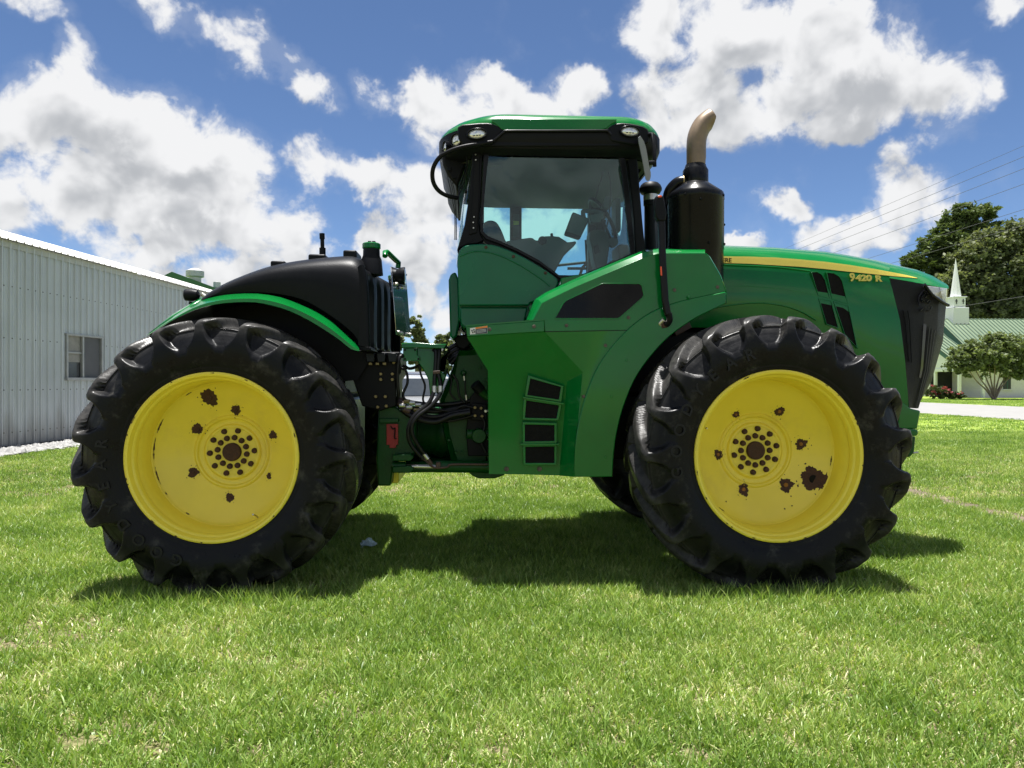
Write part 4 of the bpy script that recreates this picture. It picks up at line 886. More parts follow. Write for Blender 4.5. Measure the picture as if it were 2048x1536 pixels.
plate('sticker_band', [(1027,442),(1038,442),(1038,449.5),(1027,449.5)], YF - .0345, .002, YSTRIPE, sticker, 0)
# interior
def lens(name, pts, Y0, Y1, mt, par, bev=.03): return plate(name, pts, Y0, Y1 - Y0, mt, par, bev)
lens('seat_backrest', spl([(960,478),(961,458),(968,445),(980,440),(993,444),(1003,460),(1010,478),(1016,492),(1000,500),(970,495)], 3), 5.80, 6.28, SEATM, cab, .05)
lens('seat_cushion', [(962,505),(1070,505),(1080,515),(1075,530),(965,530)], 5.78, 6.30, SEATM, cab, .04)
lens('arm_console', spl([(1012,482),(1060,475),(1068,478),(1076,481),(1082,474),(1092,472),(1118,473),(1135,484),(1150,482),(1152,487),(1130,508),(1112,540),(1100,555),(1060,540),(1030,500)], 2), 5.62, 5.76, GREYP, cab, .02)
lens('lever', [(1101,466),(1106,466),(1107,474),(1102,474)], 5.66, 5.70, BLACKP, cab, .006)
lathe('console_knob', [(0,-.02),(.03,-.018),(.035,0)], P(1085, 481, 5.62), BLACKP, cab, 'Y', 18)
mon = lens('monitor', [(1146,423),(1180,437),(1160,478),(1129,468)], 5.55, 5.62, GREYP, cab, .012)
plate('monitor_grille', [(1132,462),(1163,472),(1160,478),(1129,468)], 5.542, .02, BLACKP, mon, .004)
tube('monitor_arm', [P(1170,445,5.6), P(1166,425,5.62), P(1172,422,5.65), P(1195,424,5.75), P(1215,432,5.9)], .018, GREYP, mon, 10)
plate('monitor_bracket', [(1178,430),(1210,424),(1200,446),(1182,446)], 5.6, .06, GREYP, mon, .006)
col = lens('steering_column', spl([(1180,462),(1195,458),(1212,462),(1220,480),(1218,500),(1214,530),(1206,548),(1196,545),(1188,520),(1184,495),(1179,478)], 2), 5.92, 6.10, GREYP, cab, .03)
plate('column_switch', [(1187,492),(1197,488),(1200,505),(1190,508)], 5.905, .03, BLACKM, col, .004)
sw = []
c = P(1205, 440, 6.0); tl = Matrix.Rotation(R(58), 3, 'Y')
sw = [c + tl @ Vector((.20*math.cos(a), .20*math.sin(a), 0)) for a in np.linspace(0, 2*math.pi, 33)]
tube('steering_wheel', sw, .016, BLACKP, cab, 10, curve=False)
for a in (.5, 2.6, 4.7): tube('wheel_spoke', [c, c + tl @ Vector((.19*math.cos(a), .19*math.sin(a), 0))], .012, BLACKP, cab, 8)
tube('wheel_stem', [c, P(1200, 470, 6.0)], .03, BLACKP, cab, 10)
tube('grab_rail', [P(968,331,5.5), P(1000,332,5.5), P(1022,321,5.5), P(1100,319,5.5), P(1170,321,5.5), P(1188,318,5.5), P(1190,313,5.5)], .014, GREYP, cab, 8, sub=4)
for q in (1021, 1166): tube('rail_post', [P(q,321,5.5), P(q+4,303,5.5)], .012, GREYP, cab, 8)
tube('sun_shade_cord', [P(1215,330,5.6), P(1218,350,5.6), P(1222,380,5.6), P(1218,430,5.7), P(1212,460,5.8)], .005, BLACKM, cab, 6)
tube('sun_shade_cord', [P(1209,335,5.6), P(1200,365,5.6), P(1190,400,5.7)], .005, BLACKM, cab, 6)
box('inside_mirror', (XO(1207,5.7), 5.7, ZO(1207,418,5.7)), (XO(1222,5.7), 5.74, ZO(1207,392,5.7)), GREYP, cab, .01, (R(20), 'Y'))
box('pillar_monitor', (XO(1232,5.9), 5.9, ZO(1232,462,5.9)), (XO(1242,5.9), 6.1, ZO(1232,395,5.9)), GREYP, cab, .01)
lathe('cup_holder', [(.02,-.03),(.04,-.03),(.04,.03),(.02,.03)], P(1226, 485, 5.95), GREYP, cab, 'Y', 16)
lens('side_box', [(1236,488),(1258,488),(1262,520),(1240,525)], 5.8, 6.1, GREYP, cab, .02)
# far side ladder rail seen through the lower glass
for pts in ([(1112,531),(1190,523)], [(1135,537),(1190,537)], [(1172,480),(1175,545)], [(1160,550),(1165,535),(1172,528)]):
    tube('far_rail', [P(x, y, 7.0) for x, y in pts], .014, BLACKM, TR, 8, curve=False)
tube('rail_disc', [P(1071,399,6.77), P(1071,399,6.78)], .028, BLACKM, cab, 14, curve=False); tube('rail_disc', [P(1071.5,405,6.77), P(1071.5,405,6.78)], .020, BLACKM, cab, 14, curve=False)
# ------------------------------------------------------------------ cab roof
def rrect(x0, x1, y0, y1, r0, r1, z, n=10):
    pts = []
    for cx_, cy_, a0, r in ((x1-r1, y0+r1, -90, r1), (x1-r1, y1-r1, 0, r1), (x0+r0, y1-r0, 90, r0), (x0+r0, y0+r0, 180, r0)):
        for i in range(n + 1):
            a = R(a0 + 90*i/n); pts.append(Vector((cx_ + r*math.cos(a), cy_ + r*math.sin(a), z)))
    return pts
xl, xr = XO(876, 5.42), XO(1311, 5.55)
zA = ZO(900, 300, 5.25); zB = ZO(900, 268, 5.25); zC = ZO(1000, 252, 5.2); zD = ZO(1100, 238, 5.35)
ya, yb_ = 5.16, 2*YC - 5.16
lev = [(.10,.06,.10,zA-.03),(.03,.02,.03,zA),(0.,0.,.0,zA+.06),(.0,.0,.0,zB),(.0,.0,.0,zB+.03),(.03,.03,.03,zB+.035)]
roof_fr = grid('roof_frame', [rrect(xl+a, xr-b, ya+c, yb_-c, .42, .30, z) for a, b, c, z in lev], BLACKP, cab, 40, closed=True)
lv2 = [(.004,.004,.004,zB+.031),(.010,.006,.003,zB+.048),(.035,.022,.010,zB+.078),(.085,.05,.026,zB+.112),(.16,.095,.066,zB+.145),(.27,.17,.145,zB+.170),(.42,.29,.28,zB+.184),(.62,.48,.6,zB+.189)]
rf = grid('roof', [rrect(xl+a, xr-b, ya+c, yb_-c, max(.42-a*.3,.05), max(.30-a*.3,.05), z) for a, b, c, z in lv2], GREEN, cab, 40, closed=True, cap=True)
rf['label'] = 'glossy green cab roof cap'
mk('headliner', rrect(xl+.12, xr-.08, ya+.12, yb_-.12, .36, .25, zA-.035), [list(range(44))], GREYL, cab)
# green side apron dipping between the lamp pods
apr = [(985,244),(990,247),(1003,258),(1012,261),(1200,260),(1212,257),(1224,247),(1232,243)]
apv = [P(x, y, ya+.004) for x, y in apr]
plate('roof_apron', apr + [(1234,238),(983,238)], ya-.004, .03, GREEN, cab, .004)
# drip rail: thin chrome-edged gutter and the black side rail that runs into the rear hoop
tube('roof_gutter', [P(x, y, ya-.012) for x, y in [(985,283),(996,274),(1008,264),(1016,262),(1100,262),(1205,261.5),(1216,263),(1222,270)]], .010, BLACKG, cab, 8, sub=4)
tube('rear_hoop', [P(985,284,5.15), P(960,288,5.14), P(925,294,5.13), P(898,303,5.13), P(878,316,5.14), P(866,338,5.16), P(866,362,5.2), P(876,380,5.25), P(893,391,5.3), P(914,396,5.36)], .016, BLACKP, cab, 10)
plate('side_valance', [(1008,266),(1216,266),(1222,275),(1240,284),(1240,292),(960,292),(985,286)], ya+.01, .12, BLACKP, cab, .006)
# rear lamps, front lamp
def oval_lamp(px, py, rx, ry, Y, yaw, tilt=0):
    c = P(px, py, Y); sx, sz = rx/F*Y, ry/F*Y
    m = Matrix.Translation(c) @ Matrix.Rotation(yaw, 4, 'Z') @ Matrix.Rotation(tilt, 4, 'Y') @ Matrix.Diagonal((sx, 1, sz, 1))
    b = lathe('roof_lamp', [(1.22,.03),(1.2,-.004),(1.08,-.008),(1.02,.004)], (0,0,0), BLACKG, cab, 'Y', 36, cap=False); b.data.transform(m)
    l = lathe('lamp_lens', [(0,-.006),(.5,-.004),(.9,.003),(1.03,.012)], (0,0,0), LAMP, b, 'Y', 36); l.data.transform(m)
    for k in (-.35, 0, .3): 
        q = lathe('lamp_bulb', [(0,-.012),(.10,-.011),(.14,-.004)], (k, 0, -.35), GREYP, b, 'Y', 10); q.data.transform(m)
oval_lamp(954, 267.5, 17.5, 9.5, 5.138, 0, R(-6)); oval_lamp(912, 280, 11.5, 11.5, 5.205, R(-33), R(-12)); oval_lamp(890, 294.5, 8, 11, 5.33, R(-62), 0)
oval_lamp(1260.5, 262.5, 18, 9.5, 5.138, 0, R(3))
# dark lamp pods behind the lenses
plate('lamp_pod', spl([(985,284),(1004,262),(992,250),(975,245),(940,247),(915,254),(925,292),(960,287)], 2), ya-.006, .05, BLACKP, cab, .01)
plate('lamp_pod', spl([(1222,282),(1213,262),(1226,249),(1245,245),(1275,249),(1296,258),(1298,285),(1270,290)], 2), ya-.006, .05, BLACKP, cab, .01)
# rear overhang housing under the roof
v = []
ov = [(883,300),(886,330),(895,350),(905,362),(915,374),(932,330),(940,300)]
plate('roof_underbox', ov, 5.45, 1.2, BLACKM, cab, .02)
for q in ((903,313,16,8),(898,338,10,8),(908,355,10,5)): plate('underbox_panel', [(q[0]-q[2]/2,q[1]-q[3]/2),(q[0]+q[2]/2,q[1]-q[3]/2+1),(q[0]+q[2]/2-1,q[1]+q[3]/2),(q[0]-q[2]/2+1,q[1]+q[3]/2-1)], 5.435, .03, BLACKP, cab, .004)
# front overhang and near mirror
plate('front_underbox', [(1270,292),(1310,270),(1308,305),(1290,330),(1280,345),(1274,320)], 5.5, 1.1, BLACKM, cab, .02)
tube('mirror_arm', [P(1296,283,5.2), P(1299,268,5.15), P(1304,268,5.12), P(1308,290,5.10), P(1309,318,5.08), P(1309.5,333,5.08)], .014, BLACKP, cab, 10, curve=False)
tube('mirror_joint', [P(1310,325,5.08), P(1296,326,5.06)], .016, BLACKP, cab, 10); 
mrr = grid('mirror', [[P(x + dx, y, Y_) for x, y in spl([(1281,272),(1288,283),(1293,300),(1298,330),(1301.5,345),(1301,357),(1297,362),(1292,358),(1288,335),(1282,305),(1277.5,284),(1277,275)], 2)] for Y_, dx in ((4.93,0),(4.95,-1),(5.12,-1),(5.14,0))], mat('grey_mirror_shell', (.19,.20,.21), .4, var=.1), cab, 50, closed=True, cap=True)
# ================================================================== SETTING
def ground_mat():
    m = bpy.data.materials.new('lawn_soil'); m.use_nodes = True; nt = m.node_tree; b = nt.nodes['Principled BSDF']; b.inputs['Roughness'].default_value = .95; b.inputs['Specular IOR Level'].default_value = .1
    g = N(nt, 'ShaderNodeNewGeometry')
    n1 = N(nt, 'ShaderNodeTexNoise', i_Scale=1.1, i_Detail=6.0, i_Roughness=.65); n2 = N(nt, 'ShaderNodeTexNoise', i_Scale=38.0, i_Detail=6.0, i_Roughness=.7); n3 = N(nt, 'ShaderNodeTexNoise', i_Scale=.16, i_Detail=5.0, i_Roughness=.6)
    for n in (n1, n2, n3): L(nt, g.outputs['Position'], n.inputs['Vector'])
    c = MIX(nt, RAMP(nt, n2.outputs['Fac'], .40, .62), (.05, .042, .024), (.25, .21, .125))
    c = MIX(nt, RAMP(nt, n1.outputs['Fac'], .42, .62, 0, .35), c, (.14, .17, .040))
    ln = N(nt, 'ShaderNodeVectorMath', operation='LENGTH'); L(nt, g.outputs['Position'], ln.inputs[0])
    far = MIX(nt, RAMP(nt, n2.outputs['Fac'], .3, .7), (.15, .225, .030), (.23, .305, .055)); far = MIX(nt, RAMP(nt, n3.outputs['Fac'], .4, .65, 0, .5), far, (.28, .31, .085))
    c = MIX(nt, RAMP(nt, ln.outputs['Value'], 14, 30), c, far)
    L(nt, c, b.inputs['Base Color'])
    bp = N(nt, 'ShaderNodeBump', i_Strength=.5, i_Distance=.02); L(nt, n2.outputs['Fac'], bp.inputs['Height']); L(nt, bp.outputs[0], b.inputs['Normal']); return m
def sheet(name, pts, z, m, kind='structure'):
    o = mk(name, [Vector((x, y, z)) for x, y in pts], [list(range(len(pts)))], m); tag(o, kind=kind); return o
gv, gf_ = [], []
xs = list(np.linspace(-300, 500, 9)); ys = list(np.linspace(-120, 900, 9))
sheet('ground', [(-400,-150),(600,-150),(600,1200),(-400,1200)], 0, ground_mat())
ASPH = mat('pale_asphalt', (.215, .21, .20), .9, var=.12, vscale=1.2, bump=.3, bscale=60)
sheet('road', [(20.6,-60),(31.8,-60),(31.8,700),(20.6,700)], .006, ASPH)
DIRT = mat('bare_soil', (.115, .088, .058), .95, var=.35, vscale=9, bump=.8, bscale=25)
def strip_x(y): return 5.66 + .05*math.sin(y*1.3) + .03*math.sin(y*3.7+1)
dirt_pts = [(strip_x(y) - .24 - .05*math.sin(y*2.9), y) for y in np.linspace(4.5, 16, 60)] + [(strip_x(y) + .24 + .05*math.sin(y*4.1), y) for y in np.linspace(16, 4.5, 60)]
sheet('soil_strip', dirt_pts, .006, DIRT)

# ------------------------------------------------------------------ metal shed on the left
SHX, SHY = -9.83, 15.37; sdir = Vector((.1085, .9941, 0)).normalized(); snor = Vector((sdir.y, -sdir.x, 0))   # wall faces the lawn (+X)
def S(a, o, z):                # metres along the wall, out from the wall, height
    return Vector((SHX, SHY, 0)) + sdir*a + snor*o + Vector((0, 0, z))
WALLM = mat('galvanised_wall', (.48, .505, .52), .42, metal=.25, var=.07, vscale=.9, dirt=.10, dirtcol=(.30,.29,.27))
# grime rising from the base of the sheets
nt = WALLM.node_tree; b = nt.nodes['Principled BSDF']; g = N(nt, 'ShaderNodeNewGeometry'); sp_ = N(nt, 'ShaderNodeSeparateXYZ'); L(nt, g.outputs['Position'], sp_.inputs[0])
gn_ = N(nt, 'ShaderNodeTexNoise', i_Scale=3.0, i_Detail=5.0); gm_ = N(nt, 'ShaderNodeMapping'); gm_.inputs['Scale'].default_value = (1,1.6,.18); L(nt, g.outputs['Position'], gm_.inputs[0]); L(nt, gm_.outputs[0], gn_.inputs['Vector'])
hgt = M(nt, 'ADD', sp_.outputs[2], M(nt, 'MULTIPLY', gn_.outputs['Fac'], -1.3))
src = b.inputs['Base Color'].links[0].from_socket
L(nt, MIX(nt, RAMP(nt, hgt, -.55, .25, .62, 0), src, (.17,.155,.135)), b.inputs['Base Color'])
ROOFM = mat('white_roof_sheet', (.78, .77, .74), .45, var=.08, vscale=3, dirt=.15, dirtcol=(.5,.42,.32))
TRIMM = mat('shed_trim', (.40,.41,.40), .5, var=.1)
shed = empty('metal_shed', (SHX, SHY + 5, 0), 'long grey ribbed metal shed with white roof at the left', 'shed')
ZE = 4.42
def rib_prof(w, pitch, hgt_):
    pr = []; k = 0; x = 0.0
    while x < w - 1e-6:
        pr += [(x, hgt_*0), (x+.012, hgt_), (x+.045, hgt_), (x+.062, 0), (x+pitch*.42, 0), (x+pitch*.45, hgt_*.28), (x+pitch*.50, hgt_*.28), (x+pitch*.53, 0), (x+pitch*.70, 0), (x+pitch*.73, hgt_*.28), (x+pitch*.78, hgt_*.28), (x+pitch*.81, 0)]
        x += pitch
    pr.append((w, 0)); return pr
pw_ = .92; prf = rib_prof(pw_, .23, .036)
WA0, NP = -4.6, 22
wx0, wx1 = None, None
# window position along the wall (metres) from its picture position
def along(px):
    best = min(np.linspace(-5, 16, 4000), key=lambda a: abs((lambda q: CX + F*((q.x*math.cos(TH) - q.y*math.sin(TH)) / (q.y*math.cos(TH) + q.x*math.sin(TH))) - px)(S(a, .02, 2)))); return best
def zat(px, py):
    q = S(along(px), .02, 0); return CAMZ - (py - HY)/F*(q.y*math.cos(TH) + q.x*math.sin(TH))
aw0, aw1 = along(133), along(203); zw0, zw1 = zat(168, 757), zat(168, 673)
for k in range(NP):
    a0 = WA0 + k*pw_
    segs = [(0.02, ZE)]
    if a0 + pw_ > aw0 and a0 < aw1: 
        # sheets broken by the window: keep ribs outside the opening
        v = []; f = []
        for (a, h) in prf:
            inside = aw0 < a0 + a < aw1
            v += [S(a0+a, h, .02), S(a0+a, h, zw0), S(a0+a, h, zw1), S(a0+a, h, ZE)]
        for i in range(len(prf)-1):
            mid = a0 + (prf[i][0]+prf[i+1][0])/2
            f.append([4*i, 4*i+4, 4*i+5, 4*i+1]); f.append([4*i+2, 4*i+6, 4*i+7, 4*i+3])
            if not (aw0 < mid < aw1): f.append([4*i+1, 4*i+5, 4*i+6, 4*i+2])
    else:
        v = []; f = []
        for (a, h) in prf: v += [S(a0+a, h, .02), S(a0+a, h, ZE)]
        for i in range(len(prf)-1): f.append([2*i, 2*i+2, 2*i+3, 2*i+1])
    ws_ = mk('wall_sheet', v, f, WALLM, shed); v = []; f = []
    for zr_ in (.35, 1.25, 2.35, 3.45):
        for q_ in range(4):
            a_ = a0 + q_*.23 + .105
            if aw0 - .1 < a_ < aw1 + .1 and zw0 - .1 < zr_ < zw1 + .1: continue
            k_ = len(v); v += [S(a_ + da, .004, zr_ + dz) for da, dz in ((-.016,-.016),(.016,-.016),(.016,.016),(-.016,.016))] + [S(a_, .018, zr_)]; f += [[k_+i_, k_+(i_+1) % 4, k_+4] for i_ in range(4)]
    mk('screw_rows', v, f, SCREWM, ws_)
# other walls closing the box
EW = 12.0
mk('rear_walls', [S(WA0,0,0),S(WA0,-EW,0),S(WA0+NP*pw_,-EW,0),S(WA0+NP*pw_,0,0),S(WA0,0,ZE),S(WA0,-EW,ZE),S(WA0+NP*pw_,-EW,ZE),S(WA0+NP*pw_,0,ZE)], [[0,1,5,4],[1,2,6,5],[2,3,7,6]], WALLM, shed)
v = [S(WA0,0,ZE),S(WA0,-EW,ZE),S(WA0,-EW/2,ZE+1.7)]; v2 = [S(WA0+NP*pw_,0,ZE),S(WA0+NP*pw_,-EW,ZE),S(WA0+NP*pw_,-EW/2,ZE+1.7)]
mk('gable', v, [[0,1,2]], WALLM, shed); mk('gable', v2, [[0,1,2]], WALLM, shed)
slope = (.298)
rprf = rib_prof(pw_, .23, .03)
for k in range(NP):
    a0 = WA0 + k*pw_; v = []; f = []
    for (a, h) in rprf: v += [S(a0+a, .16, ZE - .16*slope + h + .03), S(a0+a, -EW/2, ZE + EW/2*slope + h + .03)]
    for i in range(len(rprf)-1): f.append([2*i, 2*i+2, 2*i+3, 2*i+1])
    o = mk('roof_sheet', v, f, ROOFM, shed); sm = o.modifiers.new('t', 'SOLIDIFY'); sm.thickness = .006
mk('far_roof_slope', [S(WA0,-EW/2,ZE+EW/2*slope+.03),S(WA0+NP*pw_,-EW/2,ZE+EW/2*slope+.03),S(WA0+NP*pw_,-EW-.2,ZE),S(WA0,-EW-.2,ZE)], [[0,1,2,3]], ROOFM, shed)
v = [S(WA0,.03,ZE-.16), S(WA0+NP*pw_,.03,ZE-.16), S(WA0+NP*pw_,.03,ZE-.02), S(WA0,.03,ZE-.02), S(WA0,.12,ZE-.03), S(WA0+NP*pw_,.12,ZE-.03)]
mk('eave_trim', v, [[0,1,2,3],[3,2,5,4]], TRIMM, shed)
# window
wnd = empty('shed_window', S(aw0, 0, zw0)); wnd.parent = shed; wnd.matrix_parent_inverse = wm(shed).inverted()
GLASSD = mat('dusty_window_glass', (.05,.053,.056), .22, var=.3, vscale=2.5, spec=.6)
GLASSS = mat('window_screen_mesh', (.085,.088,.092), .75, var=.15, vscale=4)
def wbox(name, a0, a1, z0, z1, o0, o1, mt, par):
    v = [S(a, o, z) for a in (a0, a1) for o in (o0, o1) for z in (z0, z1)]
    return mk(name, v, [[0,1,3,2],[4,6,7,5],[0,4,5,1],[2,3,7,6],[0,2,6,4],[1,5,7,3]], mt, par, None, .004)
am_ = aw0 + (aw1-aw0)*.44
FRM = mat('aluminium_frame', (.35,.35,.34), .45, metal=.5, var=.15)
wbox('window_frame', aw0-.03, aw0+.03, zw0-.03, zw1+.03, -.02, .05, FRM, wnd); wbox('window_frame', aw1-.03, aw1+.03, zw0-.03, zw1+.03, -.02, .05, FRM, wnd)
wbox('window_frame', aw0-.05, aw1+.05, zw1-.01, zw1+.04, -.02, .06, FRM, wnd); wbox('window_sill', aw0-.06, aw1+.06, zw0-.05, zw0+.02, -.02, .09, FRM, wnd)
wbox('window_mullion', am_-.03, am_+.03, zw0, zw1, -.02, .045, FRM, wnd)
wbox('window_pane', aw0+.03, am_-.03, zw0, zw1, -.05, -.03, GLASSD, wnd); wbox('window_pane', am_+.03, aw1-.03, zw0, zw1, -.02, -.01, GLASSS, wnd)
zm = zw0 + (zw1-zw0)*.60; wbox('glazing_bar', aw0+.03, am_-.03, zm-.02, zm+.02, -.03, .02, FRM, wnd)
wbox('blind', aw0+.03, am_-.03, zw0+(zw1-zw0)*.38, zw1, -.025, -.02, mat('pale_blind', (.24,.235,.21), .8, var=.2, vscale=7), wnd)
# base pipe and gravel bed
tube('base_pipe', [S(-.5,.10,.05), S(2.5,.11,.05), S(3.1,.13,.06), S(9,.11,.05)], .03, BLACKM, shed, 8); tube('drain_line', [S(3.2,.22,.04), S(9,.20,.04)], .022, mat('rusty_drain', (.22,.09,.06), .7, var=.3), shed, 8)
STONE = mat('pale_limestone', (.27,.265,.255), .9, var=.5, vscale=14)
def stones(n):
    rd = np.random.default_rng(5); V = []; Fs = []
    base = [(1,0,0),(-1,0,0),(0,1,0),(0,-1,0),(0,0,1),(0,0,-1)]; fc = [[0,2,4],[2,1,4],[1,3,4],[3,0,4],[2,0,5],[1,2,5],[3,1,5],[0,3,5]]
    for i in range(n):
        a = rd.uniform(-4.6, 9.5); o = .1 + 1.05*rd.random()**.9; s = rd.uniform(.035, .11); ang = rd.uniform(0, 6.28); q = S(a, o, 0); k = len(V)
        sc_ = (s*rd.uniform(.7,1.4), s*rd.uniform(.6,1.1), s*rd.uniform(.35,.7)); zz_ = rd.uniform(.0,.05)
        for p in base:
            x, y, z = [c_*s_*rd.uniform(.8,1.2) for c_, s_ in zip(p, sc_)]
            x += rd.normal()*s*.15; y += rd.normal()*s*.15
            V.append((q.x + x*math.cos(ang) - y*math.sin(ang), q.y + x*math.sin(ang) + y*math.cos(ang), zz_ + z))
        Fs += [[k+a_ for a_ in t] for t in fc]
    o = mk('gravel', V, Fs, STONE); tag(o, 'white stones along the foot of the metal shed', 'gravel', kind='stuff'); return o
stones(5200)
GRBED = mat('gravel_bed_fines', (.08,.072,.06), .95, var=.25, vscale=20, bump=.6, bscale=60)
q0, q1, q2, q3 = S(-4.6,0,0), S(-4.6,1.25,0), S(9.5,1.2,0), S(9.5,0,0); sheet('gravel_bed', [(q.x, q.y) for q in (q0,q1,q2,q3)], .005, GRBED)

# ------------------------------------------------------------------ green trimmed building behind the shed
def Pp(px, py, Y): return P(px, py, Y)
barn = empty('gabled_building', P(390, 765, 46), 'beige gabled building with dark green roof trim behind the shed', 'building')
BEIGE = mat('beige_siding', (.47,.43,.36), .7, var=.08, vscale=1.5); DKGREEN = mat('dark_green_trim', (.015,.085,.03), .5, var=.1)
YB = 46
gb = [P(280,580,YB), P(346,548,YB), P(440,583,YB), P(520,612,YB)]
base = [Vector((p.x, p.y, 0)) for p in gb]
mk('gable_wall', [base[0], gb[0] , gb[1], gb[2], gb[3], base[3]], [[0,1,2,3,4,5]], BEIGE, barn)
for i in range(14):
    t = i/13; p = gb[1].lerp(gb[3], t) if i else gb[1]
    box('siding_seam', (p.x-.03, YB-.04, 2), (p.x+.03, YB-.01, p.z-.35), BEIGE, barn, 0)
for a, b_ in ((gb[0], gb[1]), (gb[1], gb[3])):
    o = Vector((0,-.18,0)); u = Vector((0,0,.12)); dn = Vector((0,0,-.30))
    v = [a+o+u, b_+o+u, b_+o+dn, a+o+dn]; v += [p + Vector((0,.25,0)) for p in v]
    mk('rake_trim', v, [[0,1,2,3],[7,6,5,4],[0,1,5,4],[1,2,6,5],[2,3,7,6],[3,0,4,7]], DKGREEN, barn)
    v = [a+u, b_+u, b_+u+Vector((0,14,0)), a+u+Vector((0,14,0))]; mk('roof_slope', v, [[0,1,2,3]], DKGREEN, barn)
VENT = mat('weathered_vent_metal', (.42,.42,.43), .5, metal=.3, var=.2, vscale=2, dirt=.4, dirtcol=(.32,.20,.13))
def vent(px, w, ytop, ybot, Y, cap):
    c = P(px, ytop, Y); r = w/2/F*Y; zb = P(px, ybot, Y).z
    o = lathe('roof_vent', [(r,zb-1),(r,c.z-.05)], (c.x, c.y, 0), VENT, barn, 'Z', 24)
    lathe('vent_hood', [(r*1.02,c.z-.55),(r*1.45,c.z-.50),(r*1.45,c.z-.12),(r*1.3,c.z-.08),(r*.6,c.z+.06),(0,c.z+.10)] if cap else [(r*1.1,c.z-.45),(r*1.5,c.z-.42),(r*1.5,c.z-.05),(0,c.z)], (c.x, c.y, 0), VENT, o, 'Z', 24)
vent(390, 23, 539, 562, 50, True); vent(434, 9, 563, 580, 47, False)

# ------------------------------------------------------------------ church across the road
church = empty('church', (50, 66, 0), 'white brick church with pale green metal roof across the road', 'church')
BRICK = mat('white_painted_brick', (.66,.63,.68), .8, var=.06, vscale=2)
nt = BRICK.node_tree; b = nt.nodes['Principled BSDF']; bk = N(nt, 'ShaderNodeTexBrick', i_Scale=4.0); g = N(nt, 'ShaderNodeNewGeometry')
mp = N(nt, 'ShaderNodeMapping'); mp.inputs['Rotation'].default_value = (R(90),0,0); L(nt, g.outputs['Position'], mp.inputs[0]); L(nt, mp.outputs[0], bk.inputs['Vector'])
bk.inputs['Color1'].default_value = (.70,.66,.72,1); bk.inputs['Color2'].default_value = (.64,.60,.66,1); bk.inputs['Mortar'].default_value = (.52,.49,.54,1); L(nt, bk.outputs[0], b.inputs['Base Color'])
CROOF = mat('pale_green_metal_roof', (.125,.170,.102), .5, var=.05, vscale=.4); CSEAM = mat('roof_seam_shade_green', (.045,.085,.052), .5, var=.05); CDARK = mat('dark_green_fascia', (.03,.10,.07), .5, var=.1); CWHITE = mat('white_steeple_siding', (.72,.73,.74), .6, var=.04)  # seam green is darkened so the ribs' shading sits in the colour
def roofz(y, lift=0): return 7.24 - .69*(69 - y) + lift
ye, yr = 62.2, 69.0
mk('wall', [Vector(p) for p in ((45.6,63,0),(78,63,0),(78,63,2.95),(45.6,63,2.95))], [[0,1,2,3]], BRICK, church)
mk('wall', [Vector(p) for p in ((45.6,63,0),(45.6,76,0),(45.6,76,2.6),(45.6,69,7.1),(45.6,63,2.9))], [[0,1,2,3,4]], BRICK, church)
def roof_plane(x0, x1, ya_, za_, yb__, zb__, nm):
    o = mk(nm, [Vector((x0,ya_,za_)),Vector((x1,ya_,za_)),Vector((x1,yb__,zb__)),Vector((x0,yb__,zb__))], [[0,1,2,3]], CROOF, church); o.modifiers.new('t','SOLIDIFY').thickness = .12
    x = x0 + .2; first = None
    while x < x1:
        if first is None:
            v = [Vector((dx, yy, zz_ + dz)) for dx in (-.06,.06) for (yy, zz_) in ((ya_,za_),(yb__,zb__)) for dz in (0,.20)]
            first = mk('roof_seam', v, [[0,1,3,2],[4,6,7,5],[0,4,5,1],[2,3,7,6],[1,5,7,3]], CSEAM, o); s_ = first
        else: s_ = first.copy(); COL.objects.link(s_)
        s_.location.x = x; x += .42
    return o
roof_plane(45.4, 78, ye, roofz(ye), yr, roofz(yr), 'roof'); roof_plane(45.4, 78, 75.8, roofz(ye), yr, roofz(yr)+.002, 'roof')
mk('rake_fascia', [Vector((45.36,ye,roofz(ye)-.55)),Vector((45.36,yr,roofz(yr)-.55)),Vector((45.36,yr,roofz(yr)+.08)),Vector((45.36,ye,roofz(ye)+.08))], [[0,1,2,3]], CDARK, church)
box('ridge_cap', (45.4,68.9,roofz(yr)+.05), (78,69.1,roofz(yr)+.16), CROOF, church, .02)
lowz = lambda y: 4.5 + .52*(y - 65.7)
roof_plane(43.0, 45.36, 62.2, lowz(62.2), 69, lowz(69), 'wing_roof')
mk('rake_fascia', [Vector((42.96,62.2,lowz(62.2)-.3)),Vector((42.96,69,lowz(69)-.3)),Vector((42.96,69,lowz(69)+.05)),Vector((42.96,62.2,lowz(62.2)+.05))], [[0,1,2,3]], CDARK, church)
mk('wing_gable', [Vector(p) for p in ((43.1,62.6,2.55),(43.1,69,2.55),(43.1,69,lowz(69)-.2),(43.1,62.6,lowz(62.6)-.2))], [[0,1,2,3]], CWHITE, church)
box('porch_beam', (43.05,62.5,2.3), (45.6,62.8,2.6), CWHITE, church, .02)
box('porch_beam', (43.05,62.8,2.3), (43.3,69,2.6), CWHITE, church, .02)
for x, y in ((43.2,62.65),(43.2,66),(45.45,62.65)): box('porch_post', (x-.12,y-.12,0), (x+.12,y+.12,2.3), CWHITE, church, .02)
DOORM = mat('dark_doorway', (.012,.014,.015), .3, var=.2)
box('porch_back', (43.4,67,0), (45.55,67.1,2.5), DOORM, church, 0)
